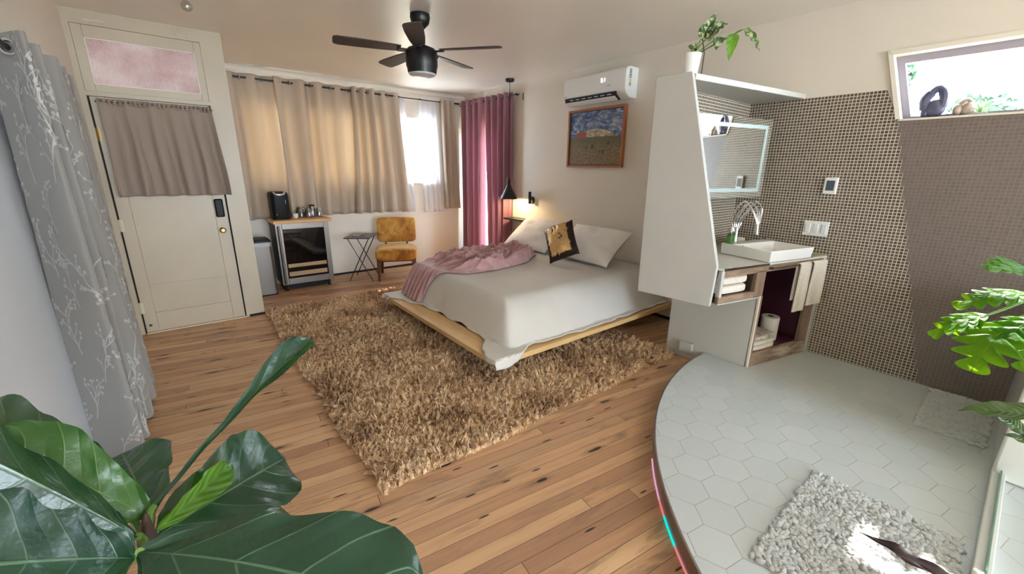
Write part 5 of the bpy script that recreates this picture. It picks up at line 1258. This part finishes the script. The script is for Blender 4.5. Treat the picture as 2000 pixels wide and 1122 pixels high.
# narrow-leaved plant at the bottom right
q = V((1.62, -.62, .1005))
t = thing('calathea', 'plant with long narrow grey-green leaves reaching in at the lower right corner', 'plant', tuple(q))
part('pot', MB().lathe([(0, 0), (.09, 0), (.12, .20), (.12, .21), (.11, .21), (.105, .18), (0, .18)], q, 26), potg, t)
part('soil', MB().lathe([(.106, .181), (0, .186)], q, 16), soil, t)
darkleaf = M('dark_purple_leaf', (52, 36, 40), .4)
def cl(base, tip, nrm, hw, seed, mt=None, **k):
    part('leaf', leaf(MB(), base, tip, nrm, hw, OVAL, seed=seed, nu=24, nv=6, **k), mt or calam, t)
    p0 = q + V((0, 0, .18)); b_ = V(base); part('petiole', MB().tube(spline([p0, p0.lerp(b_, .45) + V((0, 0, .10)), b_], 8), .004, 6), stemd, t)
cl((1.775, -.165, .862), (1.745, .010, .818), (-.6, -.1, .75), .030, 1, fold=.5, droop=.10)
cl((1.76, -.135, .80), (1.748, -.052, .846), (-.8, .1, .5), .018, 2, fold=.4, droop=.05)
cl((1.76, -.175, .79), (1.742, -.085, .790), (-.7, .1, .6), .014, 3, fold=.3)
cl((1.10, -.115, .70), (1.045, .083, .749), (-.45, .0, .85), .013, 4, mt=darkleaf, fold=.5, droop=.05)

# ------------------------------------------------------------------ outdoors: trees beyond the strip window and the back window
def tree(name, label, x, y, zt_, r, n, seed, h0=0):
    t = thing(name, label, 'tree', (x, y, h0), 'trees outside the high window' if name == 'tree' else None)
    part('trunk', MB().tube([(x, y, h0), (x + .1, y, zt_ * .6), (x, y + .1, zt_)], [.12, .08, .04], 8), stemd, t)
    m = MB(); rng = random.Random(seed)
    for k in range(n):
        d_ = V((rng.gauss(0, 1), rng.gauss(0, 1), rng.gauss(0, 1))).normalized() * r * rng.uniform(.35, 1) ** .5; p = V((x, y, zt_)) + V((d_.x, d_.y, d_.z * 1.1))
        a = V((rng.gauss(0, 1), rng.gauss(0, 1), rng.gauss(0, 1))).normalized(); b_ = a.orthogonal().normalized(); s = .10 * rng.uniform(.6, 1.4)
        m.face([m.add(p - a * s), m.add(p + b_ * s * .45), m.add(p + a * s), m.add(p - b_ * s * .45)])
    part('foliage', m, outleaf, t, flat=True)
struct('ground_outside', MB().box(4.3, 40, -30, 40, -.5, -.4), M('dry_ground', (176, 160, 130), .9), flat=True)
tree('tree', 'green tree seen at the left end of the high strip window', 8.9, 1.98, 2.95, .42, 420, 2, -.4)
tree('tree', 'low green treetop seen behind the small figurine in the high strip window', 9.2, .80, 2.22, .42, 420, 3, -.4)

# ------------------------------------------------------------------ light: sky through the windows, sun, pendant
wd = bpy.data.worlds.new('sky'); SC.world = wd; wd.use_nodes = True; nt = wd.node_tree; nt.nodes.clear()
bg = nt.nodes.new('ShaderNodeBackground'); ow = nt.nodes.new('ShaderNodeOutputWorld'); nt.links.new(bg.outputs[0], ow.inputs[0])
bg.inputs[0].default_value = (.73, .87, 1.0, 1); bg.inputs[1].default_value = 22.0
def portal(name, loc, nrm, sx, sy):
    l = bpy.data.lights.new(name, 'AREA'); l.shape = 'RECTANGLE'; l.size = sx; l.size_y = sy; l.cycles.is_portal = True
    o = bpy.data.objects.new(name, l); COL.objects.link(o); o.location = loc
    o.rotation_euler = V(nrm).to_track_quat('-Z', 'Z').to_euler()
portal('added_rear_fill', (1.35, YR - .12, 1.32), (0, 1, 0), 3.1, 2.4)  # sky portal for the added rear opening that fills the room
portal('strip_window_daylight', (XR + .16, -.4, 2.06), (-1, 0, 0), 2.5, .42)
for i, (a, b, c, d) in enumerate(BW): portal('back_window_daylight', ((a + b) / 2, YB + .13, (c + d) / 2), (0, -1, 0), b - a, d - c)
portal('side_door_daylight', (XR + .16, 5.48, 1.15), (-1, 0, 0), .87, 2.1)
sun = bpy.data.lights.new('sun', 'SUN'); sun.energy = 26.0; sun.angle = radians(.6); sun.color = (1, .93, .82)
so = bpy.data.objects.new('sun', sun); COL.objects.link(so); so.location = (8, 5, 8); so.rotation_euler = V((-2.05, -.55, -1.95)).to_track_quat('-Z', 'Y').to_euler()
pl_ = bpy.data.lights.new('pendant_bulb_light', 'POINT'); pl_.energy = 13; pl_.color = (1, .72, .38); pl_.shadow_soft_size = .03
po = bpy.data.objects.new('pendant_bulb_light', pl_); COL.objects.link(po); po.location = (PX, PY, 1.14)

# ------------------------------------------------------------------ camera
cam = bpy.data.cameras.new('camera'); co = bpy.data.objects.new('camera', cam); COL.objects.link(co)
yaw, pitch, roll = radians(38.6594), radians(15.8809), radians(.7264)
fwv = V((sin(yaw) * cos(pitch), cos(yaw) * cos(pitch), -sin(pitch))); rv = V((cos(yaw), -sin(yaw), 0)); uv_ = rv.cross(fwv)
r2 = rv * cos(roll) + uv_ * sin(roll); u2 = -rv * sin(roll) + uv_ * cos(roll)
co.matrix_world = Matrix(((r2.x, u2.x, -fwv.x, 0), (r2.y, u2.y, -fwv.y, 0), (r2.z, u2.z, -fwv.z, 1.5), (0, 0, 0, 1)))
cam.sensor_fit = 'HORIZONTAL'; cam.sensor_width = 36; cam.lens = 801.08 / 2000 * 36; cam.clip_start = .02
SC.camera = co
vs = SC.view_settings; vs.view_transform = 'Standard'; vs.look = 'None'; vs.gamma = 1; vs.use_curve_mapping = False; vs.exposure = .48
SC.display_settings.display_device = 'sRGB'
cy_ = SC.cycles
cy_.use_denoising = True; cy_.max_bounces = 10; cy_.diffuse_bounces = 6; cy_.glossy_bounces = 5; cy_.transmission_bounces = 8; cy_.transparent_max_bounces = 12
cy_.caustics_reflective = False; cy_.caustics_refractive = False; cy_.sample_clamp_indirect = 8
